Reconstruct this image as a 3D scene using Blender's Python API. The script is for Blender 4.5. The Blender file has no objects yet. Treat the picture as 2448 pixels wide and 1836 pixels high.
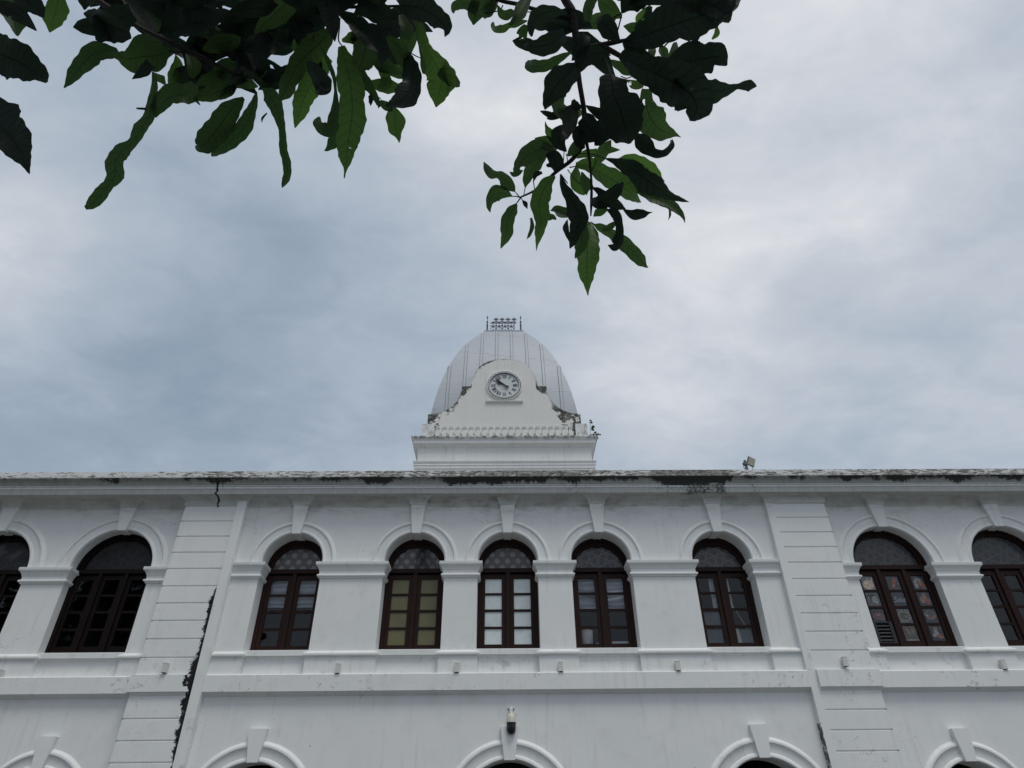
import bpy, bmesh, math, random
from math import sin, cos, pi, radians, sqrt, hypot
from mathutils import Vector, Matrix

# ------------------------------------------------------------------ camera, sky, sun, exposure
scene = bpy.context.scene
COL = scene.collection
GZ = 1.6                                   # eye height; building numbers below are relative to the eye
F_PX, CX, CY, W_PX = 1590.0, 1224.0, 918.0, 2448.0
PITCH, ROLL, YAW = radians(35.2446), radians(-0.6597), radians(0.9694)
_f0 = Vector((sin(YAW), cos(YAW), 0)); _r0 = Vector((cos(YAW), -sin(YAW), 0)); _u0 = Vector((0, 0, 1))
_f = _f0*cos(PITCH) + _u0*sin(PITCH); _u = -_f0*sin(PITCH) + _u0*cos(PITCH)
CR = _r0*cos(ROLL) + _u*sin(ROLL); CU = -_r0*sin(ROLL) + _u*cos(ROLL); CF = _f
cam_data = bpy.data.cameras.new("camera"); cam = bpy.data.objects.new("camera", cam_data); COL.objects.link(cam)
cam.matrix_world = Matrix(((CR.x, CU.x, -CF.x, 0), (CR.y, CU.y, -CF.y, 0), (CR.z, CU.z, -CF.z, GZ), (0, 0, 0, 1)))
cam_data.sensor_fit = 'HORIZONTAL'; cam_data.sensor_width = 36.0; cam_data.lens = 36.0*F_PX/W_PX
cam_data.clip_start = 0.05; cam_data.clip_end = 3000
scene.camera = cam

SUN_EL, SUN_AZ = radians(66), radians(25)   # sun behind the viewer's right shoulder, veiled by cloud
world = bpy.data.worlds.new("World"); scene.world = world; world.use_nodes = True
sun_d = bpy.data.lights.new("sun", 'SUN'); sun_d.energy = 1.25; sun_d.angle = radians(20); sun_d.color = (1, .955, .88)
sun = bpy.data.objects.new("sun", sun_d); COL.objects.link(sun)
sdir = Vector((sin(SUN_AZ)*cos(SUN_EL), -cos(SUN_AZ)*cos(SUN_EL), sin(SUN_EL)))
sun.rotation_euler = sdir.to_track_quat('Z', 'Y').to_euler(); sun.location = (4, -8, 20)
scene.view_settings.view_transform = 'Standard'; scene.view_settings.look = 'None'
scene.view_settings.exposure = 0.0; scene.view_settings.gamma = 1.0

def ray(x, y):
    """direction through a photo pixel, length 1 along the lens axis"""
    return CR*((x-CX)/F_PX) + CU*(-(y-CY)/F_PX) + CF
def project(p):
    v = Vector(p); d = v.dot(CF)
    return (CX + F_PX*v.dot(CR)/d, CY - F_PX*v.dot(CU)/d, d) if d > 1e-4 else (1e9, 1e9, d)

# ------------------------------------------------------------------ node helpers
class NT:
    def __init__(s, tree): s.t = tree; s.n = tree.nodes; s.l = tree.links
    def new(s, typ, **kw):
        n = s.n.new(typ)
        for k, v in kw.items(): setattr(n, k, v)
        return n
    def put(s, sock, v):
        if v is None: return
        if hasattr(v, 'is_linked'): s.l.new(v, sock)
        elif isinstance(v, (tuple, list)) and sock.type == 'RGBA' and len(v) == 3: sock.default_value = (*v, 1)
        else: sock.default_value = v
    def m(s, op, a, b=None, c=None, clamp=False):
        n = s.new('ShaderNodeMath', operation=op); n.use_clamp = clamp
        for i, v in enumerate((a, b, c)): s.put(n.inputs[i], v)
        return n.outputs[0]
    def vm(s, op, a, b=None, k=1.0):
        n = s.new('ShaderNodeVectorMath', operation=op)
        s.put(n.inputs[0], a)
        if b is not None: s.put(n.inputs[1], b)
        if op == 'SCALE': n.inputs['Scale'].default_value = k
        return n.outputs['Value'] if op in ('DOT_PRODUCT', 'LENGTH') else n.outputs[0]
    def noise(s, vec, scale, detail=4, rough=.55, dist=0.0, out='Fac'):
        n = s.new('ShaderNodeTexNoise'); s.put(n.inputs['Vector'], vec)
        n.inputs['Scale'].default_value = scale; n.inputs['Detail'].default_value = detail
        n.inputs['Roughness'].default_value = rough; n.inputs['Distortion'].default_value = dist
        return n.outputs[out]
    def vor(s, vec, scale, feature='F1', rnd=1.0):
        n = s.new('ShaderNodeTexVoronoi', feature=feature); s.put(n.inputs['Vector'], vec)
        n.inputs['Scale'].default_value = scale; n.inputs['Randomness'].default_value = rnd
        return n.outputs['Distance']
    def ramp(s, fac, stops, interp='LINEAR'):
        n = s.new('ShaderNodeValToRGB'); e = n.color_ramp.elements; n.color_ramp.interpolation = interp
        s.put(n.inputs[0], fac)
        while len(e) < len(stops): e.new(0.5)
        for el, (p, c) in zip(e, stops):
            el.position = p
            el.color = (c, c, c, 1) if not isinstance(c, (tuple, list)) else (*c, 1)
        return n.outputs[0]
    def step(s, v, a, b):
        n = s.new('ShaderNodeMapRange'); n.interpolation_type = 'SMOOTHSTEP'
        s.put(n.inputs[0], v); n.inputs[1].default_value = a; n.inputs[2].default_value = b
        return n.outputs[0]
    def mix(s, fac, a, b, typ='MIX'):
        n = s.new('ShaderNodeMix', data_type='RGBA', blend_type=typ)
        s.put(n.inputs[0], fac); s.put(n.inputs[6], a); s.put(n.inputs[7], b)
        return n.outputs[2]
    def scale(s, vec, sc):
        n = s.new('ShaderNodeMapping'); s.put(n.inputs[0], vec); n.inputs['Scale'].default_value = sc
        return n.outputs[0]
    def bump(s, h, strength, dist, normal=None):
        n = s.new('ShaderNodeBump'); s.put(n.inputs['Height'], h)
        n.inputs['Strength'].default_value = strength; n.inputs['Distance'].default_value = dist
        if normal is not None: s.put(n.inputs['Normal'], normal)
        return n.outputs[0]

# ---- sky: clear-sky texture behind a high overcast of soft cloud
w = NT(world.node_tree); w.n.clear()
gen = w.new('ShaderNodeTexCoord').outputs['Generated']
sky = w.new('ShaderNodeTexSky', sky_type='NISHITA'); sky.sun_disc = False
sky.sun_elevation = SUN_EL; sky.sun_rotation = pi - SUN_AZ
sep = w.new('ShaderNodeSeparateXYZ'); w.put(sep.inputs[0], gen)
den = w.m('ADD', w.m('MAXIMUM', sep.outputs[2], 0.0), 0.22)
cmb = w.new('ShaderNodeCombineXYZ')
w.put(cmb.inputs[0], w.m('DIVIDE', sep.outputs[0], den)); w.put(cmb.inputs[1], w.m('DIVIDE', sep.outputs[1], den)); cmb.inputs[2].default_value = 3.7
P = cmb.outputs[0]
n1 = w.noise(P, 0.85, 5, .5, .25); n2 = w.noise(w.scale(P, (1, 1.5, 1)), 3.2, 7, .56, .5); n3 = w.noise(w.scale(P, (1, 1.3, 1)), 8.5, 6, .6, .35)
def spot(x, y, k):
    d = ray(x, y).normalized()
    return w.m('POWER', w.m('MAXIMUM', w.vm('DOT_PRODUCT', gen, tuple(d)), 0.0), k)
base = w.m('ADD', w.m('ADD', w.m('MULTIPLY', n1, .46), w.m('MULTIPLY', n2, .42)), w.m('MULTIPLY', w.m('SUBTRACT', n3, .5), .24))
for x, y, k, a in ((1900, 420, 9, .20), (1720, 640, 90, .14), (1500, 760, 150, .08), (1560, 960, 160, .08), (60, 560, 90, .22), (420, 640, 40, -.03), (640, 800, 22, -.13), (250, 1000, 60, -.10), (2250, 900, 50, -.06), (1900, 760, 200, -.07), (1150, 230, 60, .12), (420, 250, 60, .06)):
    base = w.m('ADD', base, w.m('MULTIPLY', spot(x, y, k), a))
base = w.m('ADD', base, w.m('MULTIPLY', w.m('POWER', w.m('MAXIMUM', w.vm('DOT_PRODUCT', gen, tuple(sdir)), 0.0), 3.0), .42))
cloud = w.ramp(base, [(.22, (.272, .352, .444)), (.37, (.348, .422, .515)), (.52, (.452, .518, .602)), (.66, (.565, .610, .675)), (.80, (.718, .742, .785)), (1.0, (.98, .97, .95))])
bg1 = w.new('ShaderNodeBackground'); w.put(bg1.inputs[0], sky.outputs[0]); bg1.inputs[1].default_value = .08
bg2 = w.new('ShaderNodeBackground'); w.put(bg2.inputs[0], cloud); bg2.inputs[1].default_value = 1.0
ms = w.new('ShaderNodeMixShader'); ms.inputs[0].default_value = .93
w.l.new(bg1.outputs[0], ms.inputs[1]); w.l.new(bg2.outputs[0], ms.inputs[2])
wo = w.new('ShaderNodeOutputWorld'); w.l.new(ms.outputs[0], wo.inputs[0])

# ------------------------------------------------------------------ materials
def new_mat(name):
    m = bpy.data.materials.new(name); m.use_nodes = True; t = NT(m.node_tree); t.n.clear()
    out = t.new('ShaderNodeOutputMaterial'); bs = t.new('ShaderNodeBsdfPrincipled'); t.l.new(bs.outputs[0], out.inputs[0])
    return m, t, bs, out
def simple(name, col, rough=.5, metal=0.0, var=.15, sc=20, bump=0.0, spec=.5):
    m, t, bs, _ = new_mat(name)
    pos = t.new('ShaderNodeTexCoord').outputs['Object']
    n = t.noise(pos, sc, 5, .6)
    c = t.mix(n, tuple(v*(1-var) for v in col), tuple(min(1, v*(1+var)) for v in col))
    t.put(bs.inputs['Base Color'], c); bs.inputs['Roughness'].default_value = rough; bs.inputs['Metallic'].default_value = metal
    bs.inputs['Specular IOR Level'].default_value = spec
    if bump: t.put(bs.inputs['Normal'], t.bump(n, bump, .01))
    return m
def xramp(t, x, pts, lo=-14.0, hi=14.0):
    f = t.m('DIVIDE', t.m('SUBTRACT', x, lo), hi-lo)
    return t.ramp(f, [((p-lo)/(hi-lo), v) for p, v in pts])

def plaster(name, kind='wall', plain=False):
    m, t, bs, _ = new_mat(name)
    pos = t.new('ShaderNodeNewGeometry').outputs['Position']
    s = t.new('ShaderNodeSeparateXYZ'); t.put(s.inputs[0], pos)
    X, Y, Z = s.outputs[0], s.outputs[1], t.m('SUBTRACT', s.outputs[2], GZ)
    big = t.noise(pos, .55, 4, .6); mid = t.noise(pos, 2.3, 6, .65); fine = t.noise(pos, 38, 4, .6)
    patch = t.step(t.noise(pos, .9, 2, .4, 1.2), .50, .60)                 # repainted patches
    col = t.mix(big, (.705, .725, .722), (.822, .838, .832))
    col = t.mix(t.m('MULTIPLY', patch, .5), col, (.79, .80, .80))
    col = t.mix(t.m('MULTIPLY', t.step(mid, .50, .78), .26), col, (.52, .52, .49))
    # rain streaks and small scuffs
    st = t.noise(t.scale(pos, (5, 5, .35)), 1.6, 5, .6)
    col = t.mix(t.m('MULTIPLY', t.m('MULTIPLY', t.step(st, .50, .74), t.step(big, .35, .65)), .34), col, (.46, .46, .43))
    scn = t.noise(pos, 11, 5, .7); scm = t.step(t.noise(pos, .8, 3, .5, .4), .55, .68)
    scuff = t.m('MULTIPLY', t.step(scn, .60, .70), scm)
    col = t.mix(t.m('MULTIPLY', scuff, .45), col, (.20, .20, .19))
    dots = t.m('LESS_THAN', t.vor(pos, 1.7, 'F1', 1.0), .022)
    col = t.mix(t.m('MULTIPLY', dots, .75), col, (.09, .09, .09))
    # hairline cracks
    ck = t.vor(t.vm('ADD', pos, t.vm('SCALE', t.noise(pos, 2.2, 5, .6, 0, 'Color'), None)), .55, 'DISTANCE_TO_EDGE')
    hb = t.m('MULTIPLY', fine, .25)
    if kind == 'wall':
        cm = t.m('MULTIPLY', t.m('LESS_THAN', ck, .006), t.step(t.noise(pos, .5, 2), .58, .66))
        col = t.mix(t.m('MULTIPLY', cm, .28), col, (.22, .22, .21))
        # grime high on the wall under the eaves
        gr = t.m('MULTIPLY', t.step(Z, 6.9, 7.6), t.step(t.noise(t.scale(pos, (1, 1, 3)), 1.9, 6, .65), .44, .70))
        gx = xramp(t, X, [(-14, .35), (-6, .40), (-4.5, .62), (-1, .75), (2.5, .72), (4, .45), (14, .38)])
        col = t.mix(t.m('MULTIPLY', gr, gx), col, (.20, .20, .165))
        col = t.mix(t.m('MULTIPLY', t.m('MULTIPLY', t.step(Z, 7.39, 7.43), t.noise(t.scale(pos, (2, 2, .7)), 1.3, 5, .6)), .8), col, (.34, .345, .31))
        # mould on the sill course and string course
        lg = t.m('MULTIPLY', t.m('MULTIPLY', t.step(Z, 2.85, 3.1), t.m('SUBTRACT', 1.0, t.step(Z, 3.6, 4.1))), t.step(t.noise(pos, 3.4, 6, .72), .56, .70))
        col = t.mix(t.m('MULTIPLY', lg, .42), col, (.25, .25, .23))
        # mould line in the corner beside the right hand strip
        jm = t.m('MULTIPLY', t.m('MULTIPLY', t.step(t.m('ADD', X, t.m('MULTIPLY', t.noise(pos, 5, 4, .7), .06)), 6.835, 6.855), t.m('LESS_THAN', X, 6.84)), t.m('MULTIPLY', t.m('LESS_THAN', Z, 2.25), t.step(t.noise(pos, 6, 5, .7), .40, .50)))
        col = t.mix(t.m('MULTIPLY', jm, .9), col, (.035, .035, .033))
    if kind in ('wall', 'pilaster'):
        # settlement crack running down from the cornice
        x0 = t.m('ADD', -7.34, t.m('MULTIPLY', t.m('SUBTRACT', t.noise(t.scale(pos, (0, 0, 1)), 6, 3, .6), .5), .35))
        cr = t.m('MULTIPLY', t.m('LESS_THAN', t.m('ABSOLUTE', t.m('SUBTRACT', X, x0)), t.m('MULTIPLY', t.noise(pos, 9, 3), .06)), t.step(Z, 7.30, 7.40))
        col = t.mix(cr, col, (.03, .03, .03))
    if kind == 'pilaster':
        sp = t.m('MULTIPLY', t.step(t.noise(pos, 7.5, 6, .75), .55, .66), t.step(t.noise(pos, 1.1, 2, .5), .46, .62))
        sp = t.m('MULTIPLY', sp, t.m('SUBTRACT', 1.0, t.step(Z, 4.4, 5.4)))
        col = t.mix(t.m('MULTIPLY', sp, .55), col, (.13, .13, .12))
        # black mould in the joint between left pilaster and strip
        e = t.m('SUBTRACT', -6.82, X)
        nz = t.noise(pos, 3.6, 6, .7)
        wid = t.m('MULTIPLY', t.m('SUBTRACT', nz, .26), xramp(t, Z, [(-2, .45), (1.6, .45), (2.4, .50), (2.9, .62), (3.3, .85), (3.7, .60), (4.2, .42), (4.9, .48), (5.25, .35), (5.35, 0), (9, 0)], -2, 9))
        jm = t.step(t.m('SUBTRACT', wid, e), 0.0, .035)
        jm = t.m('MULTIPLY', jm, t.m('MULTIPLY', t.m('LESS_THAN', X, -6.821), t.step(t.noise(pos, 9, 5, .75), .16, .30)))
        jc = t.mix(t.step(t.noise(pos, 14, 4, .7), .60, .72), (.014, .016, .016), (.15, .14, .12))
        col = t.mix(jm, col, jc)
    if kind == 'cornice':
        amt = xramp(t, X, [(-14, .40), (-8.3, .46), (-7.6, .72), (-6.9, .76), (-6.4, .60), (-3.8, .64), (-3.2, .84), (-2.4, .72), (-.9, .92), (1.6, 1.02), (2.4, .72), (3.8, .74), (4.0, 1.25), (5.7, 1.25), (6.0, .66), (8.5, .60), (9.9, .70), (10.2, 1.05), (10.6, .74), (14, .70)])
        # flaking lichen on the top fascia
        tf = t.step(Z, 7.955, 7.975)
        fl = t.noise(t.scale(pos, (2.2, 2.2, 9)), 2.1, 8, .72, .6)
        flm = t.step(t.m('ADD', fl, t.m('MULTIPLY', t.m('SUBTRACT', amt, .5), .26)), .50, .58)
        flc = t.mix(t.step(t.noise(t.scale(pos, (5, 5, 16)), 2.2, 6, .75), .42, .60), (.022, .024, .024), (.36, .34, .29))
        white = t.step(t.noise(t.scale(pos, (1.4, 1.4, 7)), 3.1, 6, .7), .52, .62)
        c1 = t.mix(t.m('MULTIPLY', flm, .9), t.mix(t.m('MULTIPLY', white, .5), col, (.86, .86, .84)), flc)
        # black drips below the fascia
        dr = t.noise(t.scale(pos, (13, 13, .8)), 1.5, 4, .7); lb = t.noise(t.scale(pos, (1, 1, .2)), 1.15, 5, .7)
        hgt = t.m('MULTIPLY', t.m('SUBTRACT', Z, 7.80), 2.6)
        dv = t.m('ADD', t.m('ADD', t.m('MULTIPLY', dr, .48), t.m('MULTIPLY', t.m('SUBTRACT', lb, .30), 1.7)), t.m('MULTIPLY', t.m('SUBTRACT', amt, .5), .66))
        dv = t.m('ADD', dv, t.m('SUBTRACT', hgt, .36))
        dm = t.m('MULTIPLY', t.step(dv, .58, .76), t.m('GREATER_THAN', Z, 7.79))
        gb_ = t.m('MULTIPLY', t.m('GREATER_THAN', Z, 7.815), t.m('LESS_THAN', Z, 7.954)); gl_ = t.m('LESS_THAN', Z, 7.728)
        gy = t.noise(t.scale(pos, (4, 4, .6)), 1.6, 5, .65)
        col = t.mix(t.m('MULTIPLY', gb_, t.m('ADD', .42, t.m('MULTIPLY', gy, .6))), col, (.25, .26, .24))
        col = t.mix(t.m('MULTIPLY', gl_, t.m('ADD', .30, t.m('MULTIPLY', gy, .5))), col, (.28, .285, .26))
        # patches on the lower mouldings
        pl = t.noise(t.scale(pos, (7, 7, 5)), 2.4, 7, .75); pm = t.noise(t.scale(pos, (1, 1, .1)), 1.5, 3, .6)
        pv = t.m('ADD', t.m('ADD', t.m('MULTIPLY', pl, .6), t.m('MULTIPLY', pm, .42)), t.m('MULTIPLY', t.m('SUBTRACT', amt, .5), .17))
        pk = t.m('MULTIPLY', t.step(pv, .63, .76), t.m('LESS_THAN', Z, 7.80))
        c2 = t.mix(t.m('MULTIPLY', dm, .93), t.mix(t.m('MULTIPLY', t.step(dr, .45, .75), .30), col, (.33, .33, .30)), (.022, .024, .024))
        hair = t.m('MULTIPLY', t.step(t.noise(t.scale(pos, (34, 34, 1.1)), 1.6, 3, .6), .46, .62), t.m('MULTIPLY', t.step(Z, 7.86, 7.955), t.step(t.noise(t.scale(pos, (1, 1, .1)), 2.1, 4, .6), .36, .56)))
        c2 = t.mix(t.m('MULTIPLY', hair, .75), c2, (.045, .048, .046))
        c2 = t.mix(t.m('MULTIPLY', pk, .9), c2, (.03, .032, .03))
        x0 = t.m('ADD', -7.34, t.m('MULTIPLY', t.m('SUBTRACT', t.noise(t.scale(pos, (0, 0, 1)), 6, 3, .6), .5), .35))
        cr = t.m('LESS_THAN', t.m('ABSOLUTE', t.m('SUBTRACT', X, x0)), t.m('MULTIPLY', t.noise(pos, 9, 3), .055))
        c2 = t.mix(cr, c2, (.025, .025, .025))
        # bare joints between cast lengths of cornice
        col = t.mix(tf, c2, c1)
        hb = t.m('ADD', hb, t.m('MULTIPLY', t.m('MULTIPLY', tf, fl), 1.2))
    if kind == 'tower':
        rs = t.noise(t.scale(pos, (6, 6, .22)), 1.3, 4, .65)
        col = t.mix(t.m('MULTIPLY', t.step(rs, .52, .72), .28), col, (.54, .48, .38))
        tp = t.m('MULTIPLY', t.step(Z, 9.88, 10.02), t.m('LESS_THAN', Z, 10.06))
        col = t.mix(t.m('MULTIPLY', t.m('MULTIPLY', tp, t.step(t.noise(t.scale(pos, (5, 5, 1)), 1.7, 6, .7), .40, .58)), .8), col, (.05, .045, .04))
    if kind == 'gable':
        cream = t.mix(big, (.72, .71, .65), (.76, .75, .71)); col = t.mix(.55, col, cream)
        rs = t.noise(t.scale(pos, (7, 7, .25)), 1.3, 4, .65)
        col = t.mix(t.m('MULTIPLY', t.step(rs, .55, .75), .30), col, (.52, .47, .38))
        # mould eating in from the exposed edges (the attribute holds distance to the edge)
        at = t.new('ShaderNodeAttribute', attribute_name='edge').outputs['Fac']
        nz = t.noise(pos, 3.2, 7, .72); nl = t.noise(pos, .9, 3, .5)
        side = t.m('MULTIPLY', t.m('SUBTRACT', 1.25, t.m('MULTIPLY', t.step(X, -.6, .6), .55)), t.m('SUBTRACT', 1.0, t.m('MULTIPLY', t.step(Z, 12.1, 12.5), .62)))
        depth = t.m('MULTIPLY', t.m('MULTIPLY', t.m('SUBTRACT', t.m('ADD', nz, t.m('MULTIPLY', nl, .7)), .76), .55), side)
        low = t.m('SUBTRACT', 1.0, t.step(Z, 10.95, 11.3)); depth = t.m('ADD', depth, t.m('MULTIPLY', t.m('MULTIPLY', low, t.m('SUBTRACT', nz, .38)), .9))
        for ix, iz, ir, ia in ((-1.17, 11.84, .30, 1.3), (1.22, 11.84, .26, 1.1), (-2.15, 10.72, .38, 1.0), (2.22, 10.62, .62, 1.6), (1.75, 10.85, .28, .8), (-1.38, 11.5, .3, .9)):
            dd = t.m('SQRT', t.m('ADD', t.m('POWER', t.m('ABSOLUTE', t.m('SUBTRACT', X, ix)), 2.0), t.m('POWER', t.m('MULTIPLY', t.m('ABSOLUTE', t.m('SUBTRACT', Z, iz)), .75), 2.0)))
            depth = t.m('ADD', depth, t.m('MULTIPLY', t.m('MULTIPLY', t.m('SUBTRACT', 1.0, t.step(dd, 0.0, ir)), t.m('SUBTRACT', nz, .34)), ia))
        em = t.step(t.m('SUBTRACT', depth, at), -.02, .05)
        ec = t.mix(t.step(t.noise(pos, 13, 5, .75), .48, .62), (.014, .016, .015), (.24, .23, .20))
        col = t.mix(t.m('MULTIPLY', em, .93), col, ec)
        if plain: col = t.mix(.55, t.mix(big, (.705, .725, .722), (.822, .838, .832)), cream)
    if kind == 'grimy':
        gm = t.step(t.noise(t.scale(pos, (3, 3, 1.2)), 2.0, 7, .75), .44, .62)
        rt = t.step(X, 0.0, 1.0)
        col = t.mix(t.m('MULTIPLY', gm, t.m('ADD', .5, t.m('MULTIPLY', rt, .5))), col, t.mix(t.noise(pos, 9, 5, .7), (.035, .04, .03), (.36, .33, .28)))
    t.put(bs.inputs['Base Color'], col)
    bs.inputs['Roughness'].default_value = .82; bs.inputs['Specular IOR Level'].default_value = .25
    b = t.bump(t.m('ADD', hb, t.m('MULTIPLY', mid, .8)), .35, .012)
    t.put(bs.inputs['Normal'], b)
    return m

M = {}
M['wall'] = plaster('white_plaster'); M['pilaster'] = plaster('weathered_pilaster_plaster', 'pilaster')
M['cornice'] = plaster('mouldy_cornice_plaster', 'cornice'); M['tower'] = plaster('tower_plaster', 'tower')
M['gable'] = plaster('gable_plaster', 'gable'); M['cream_plaster'] = plaster('cream_gable_plaster', 'gable', True); M['grimy'] = plaster('lichen_plaster', 'grimy')

def wood_mat(k=1.0):
    m, t, bs, _ = new_mat('dark_stained_wood')
    pos = t.new('ShaderNodeNewGeometry').outputs['Position']
    g = t.noise(t.scale(pos, (26, 26, 1.6)), 1.0, 6, .7, .4); b = t.noise(pos, 1.5, 3, .5)
    c = t.mix(g, (.012, .0062, .006), (.032, .0145, .0125)); c = t.mix(t.m('MULTIPLY', t.step(b, .5, .7), .4), c, (.036, .017, .012))
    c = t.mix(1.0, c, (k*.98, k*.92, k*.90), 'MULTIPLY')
    t.put(bs.inputs['Base Color'], c); bs.inputs['Roughness'].default_value = .55; bs.inputs['Specular IOR Level'].default_value = .15
    t.put(bs.inputs['Normal'], t.bump(g, .3, .004)); return m
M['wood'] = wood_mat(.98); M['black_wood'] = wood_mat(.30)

def glass_mat(name, tint=.8, extra=0.0):
    m, t, bs, out = new_mat(name); t.n.remove(bs)
    pos = t.new('ShaderNodeNewGeometry').outputs['Position']
    nb = t.bump(t.noise(pos, 2.4, 3, .5), .10, .02)
    tr = t.new('ShaderNodeBsdfTransparent'); tr.inputs[0].default_value = (tint, tint, tint*1.02, 1)
    gl = t.new('ShaderNodeBsdfGlossy'); gl.inputs['Roughness'].default_value = .02; t.put(gl.inputs['Normal'], nb)
    fr = t.new('ShaderNodeFresnel'); fr.inputs[0].default_value = 1.5
    mx = t.new('ShaderNodeMixShader'); t.put(mx.inputs[0], t.m('ADD', t.m('MULTIPLY', fr.outputs[0], 1.25), extra))
    t.l.new(tr.outputs[0], mx.inputs[1]); t.l.new(gl.outputs[0], mx.inputs[2]); t.l.new(mx.outputs[0], out.inputs[0])
    return m
M['glass'] = glass_mat('window_glass', .93); M['dusty_glass'] = glass_mat('dusty_window_glass', .6, .015)

def pane_mat(name, c1, c2, streak=(18, 18, 1.5), coat=.25):
    m, t, bs, _ = new_mat(name)
    pos = t.new('ShaderNodeNewGeometry').outputs['Position']
    g = t.noise(t.scale(pos, streak), 1.5, 6, .7, .3); b = t.noise(pos, 2.5, 3)
    c = t.mix(g, c1, c2); c = t.mix(t.m('MULTIPLY', t.step(b, .5, .75), .4), c, tuple(v*.72 for v in c1))
    t.put(bs.inputs['Base Color'], c); bs.inputs['Roughness'].default_value = .5
    bs.inputs['Coat Weight'].default_value = coat; bs.inputs['Coat Roughness'].default_value = .05
    return m
M['frosted'] = pane_mat('white_papered_pane', (.40, .49, .52), (.84, .89, .90), (26, 26, 2.2))
M['olive'] = pane_mat('olive_papered_pane', (.105, .098, .040), (.150, .140, .060), (3, 3, 1))
M['cloudy'] = pane_mat('clouded_pane', (.045, .055, .065), (.22, .25, .28), (30, 30, 3))

def film_mat(name, lattice, base, light):
    """patterned film on the fanlights"""
    m, t, bs, _ = new_mat(name)
    oc = t.new('ShaderNodeTexCoord').outputs['Object']
    s = t.new('ShaderNodeSeparateXYZ'); t.put(s.inputs[0], oc); X, Z = s.outputs[0], s.outputs[2]
    nz = t.noise(t.new('ShaderNodeNewGeometry').outputs['Position'], 5, 4, .6)
    if lattice:
        f = None
        for a in (0, 45, 90, 135):
            ca, sa = cos(radians(a+22.5)), sin(radians(a+22.5))
            u = t.m('ADD', t.m('MULTIPLY', X, ca/.42), t.m('MULTIPLY', Z, sa/.42))
            fr = t.m('ABSOLUTE', t.m('SUBTRACT', t.m('FRACT', u), .5))
            ln = t.m('SUBTRACT', 1.0, t.step(t.m('ABSOLUTE', t.m('SUBTRACT', fr, .30)), .02, .055))
            f = ln if f is None else t.m('MAXIMUM', f, ln)
    else:
        # staggered rows of petal shaped clear spots
        v = t.m('DIVIDE', Z, .17); row = t.m('FLOOR', v)
        off = t.m('MULTIPLY', t.m('MODULO', row, 2.0), .5)
        u = t.m('ADD', t.m('DIVIDE', X, .27), off)
        du = t.m('MULTIPLY', t.m('SUBTRACT', t.m('FRACT', t.m('ADD', u, 40.0)), .5), .27)
        dv = t.m('MULTIPLY', t.m('SUBTRACT', t.m('FRACT', v), .5), .17)
        an = t.m('ARCTAN2', du, dv)
        r = t.m('SQRT', t.m('ADD', t.m('MULTIPLY', du, du), t.m('MULTIPLY', dv, dv)))
        r = t.m('ADD', r, t.m('MULTIPLY', t.m('COSINE', t.m('MULTIPLY', an, 6.0)), .006))
        f = t.m('SUBTRACT', 1.0, t.step(r, .056, .076))
    c = t.mix(t.m('MULTIPLY', f, t.m('ADD', .55, t.m('MULTIPLY', nz, .5))), base, light)
    c = t.mix(t.m('MULTIPLY', nz, .4), c, tuple(v*.55 for v in base))
    t.put(bs.inputs['Base Color'], c); bs.inputs['Roughness'].default_value = .6
    bs.inputs['Coat Weight'].default_value = .5; bs.inputs['Coat Roughness'].default_value = .04
    return m
M['film_spots'] = film_mat('spotted_fanlight_film', False, (.095, .085, .092), (.31, .30, .305))
M['film_lattice'] = film_mat('lattice_fanlight_film', True, (.044, .046, .054), (.155, .146, .150))
M['film_dim'] = film_mat('grey_lattice_fanlight_film', True, (.020, .022, .028), (.085, .080, .082))
M['film_dark'] = film_mat('dim_lattice_fanlight_film', True, (.008, .009, .012), (.026, .025, .028))

def zinc_mat():
    m, t, bs, _ = new_mat('grey_sheet_metal_roof')
    pos = t.new('ShaderNodeNewGeometry').outputs['Position']
    a = t.noise(t.scale(pos, (1.2, 1.2, 5)), 1.6, 6, .6, .3); b = t.noise(pos, .8, 4, .6)
    c = t.mix(a, (.30, .335, .38), (.385, .415, .46)); c = t.mix(t.m('MULTIPLY', t.step(b, .48, .7), .5), c, (.40, .435, .49))
    d = t.step(t.noise(t.scale(pos, (3, 3, 14)), 2.0, 6, .7), .66, .74)
    c = t.mix(t.m('MULTIPLY', d, .35), c, (.20, .21, .23))
    # lapped joints between sheets, staggered from bay to bay
    s = t.new('ShaderNodeSeparateXYZ'); t.put(s.inputs[0], pos)
    bay = t.m('FLOOR', t.m('DIVIDE', t.m('SUBTRACT', s.outputs[0], .045), .51))
    zz = t.m('ADD', t.m('DIVIDE', s.outputs[2], 1.45), t.m('MULTIPLY', t.m('SINE', t.m('MULTIPLY', bay, 12.7)), .5))
    j = t.m('LESS_THAN', t.m('ABSOLUTE', t.m('SUBTRACT', t.m('FRACT', t.m('ADD', zz, 5.0)), .5)), .006)
    j = t.m('MULTIPLY', j, t.step(t.noise(pos, 2.5, 3), .42, .55))
    c = t.mix(t.m('MULTIPLY', j, .7), c, (.09, .10, .11))
    t.put(bs.inputs['Base Color'], c); bs.inputs['Roughness'].default_value = .55; bs.inputs['Metallic'].default_value = .15
    t.put(bs.inputs['Normal'], t.bump(a, .25, .02)); return m
M['zinc'] = zinc_mat()
M['seam_edge'] = simple('shadow_seam_edge', (.27, .28, .305), .7)  # seam sides coloured darker to stand for the shadow line along each roll
M['seam'] = simple('pale_metal_seam', (.385, .405, .45), .5, .2)
M['iron'] = simple('dark_wrought_iron', (.045, .055, .075), .55, .3)
M['dial'] = simple('blue_grey_dial', (.60, .64, .66), .35, 0, .04, 4)
M['black'] = simple('black_paint', (.010, .012, .016), .4)
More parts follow.
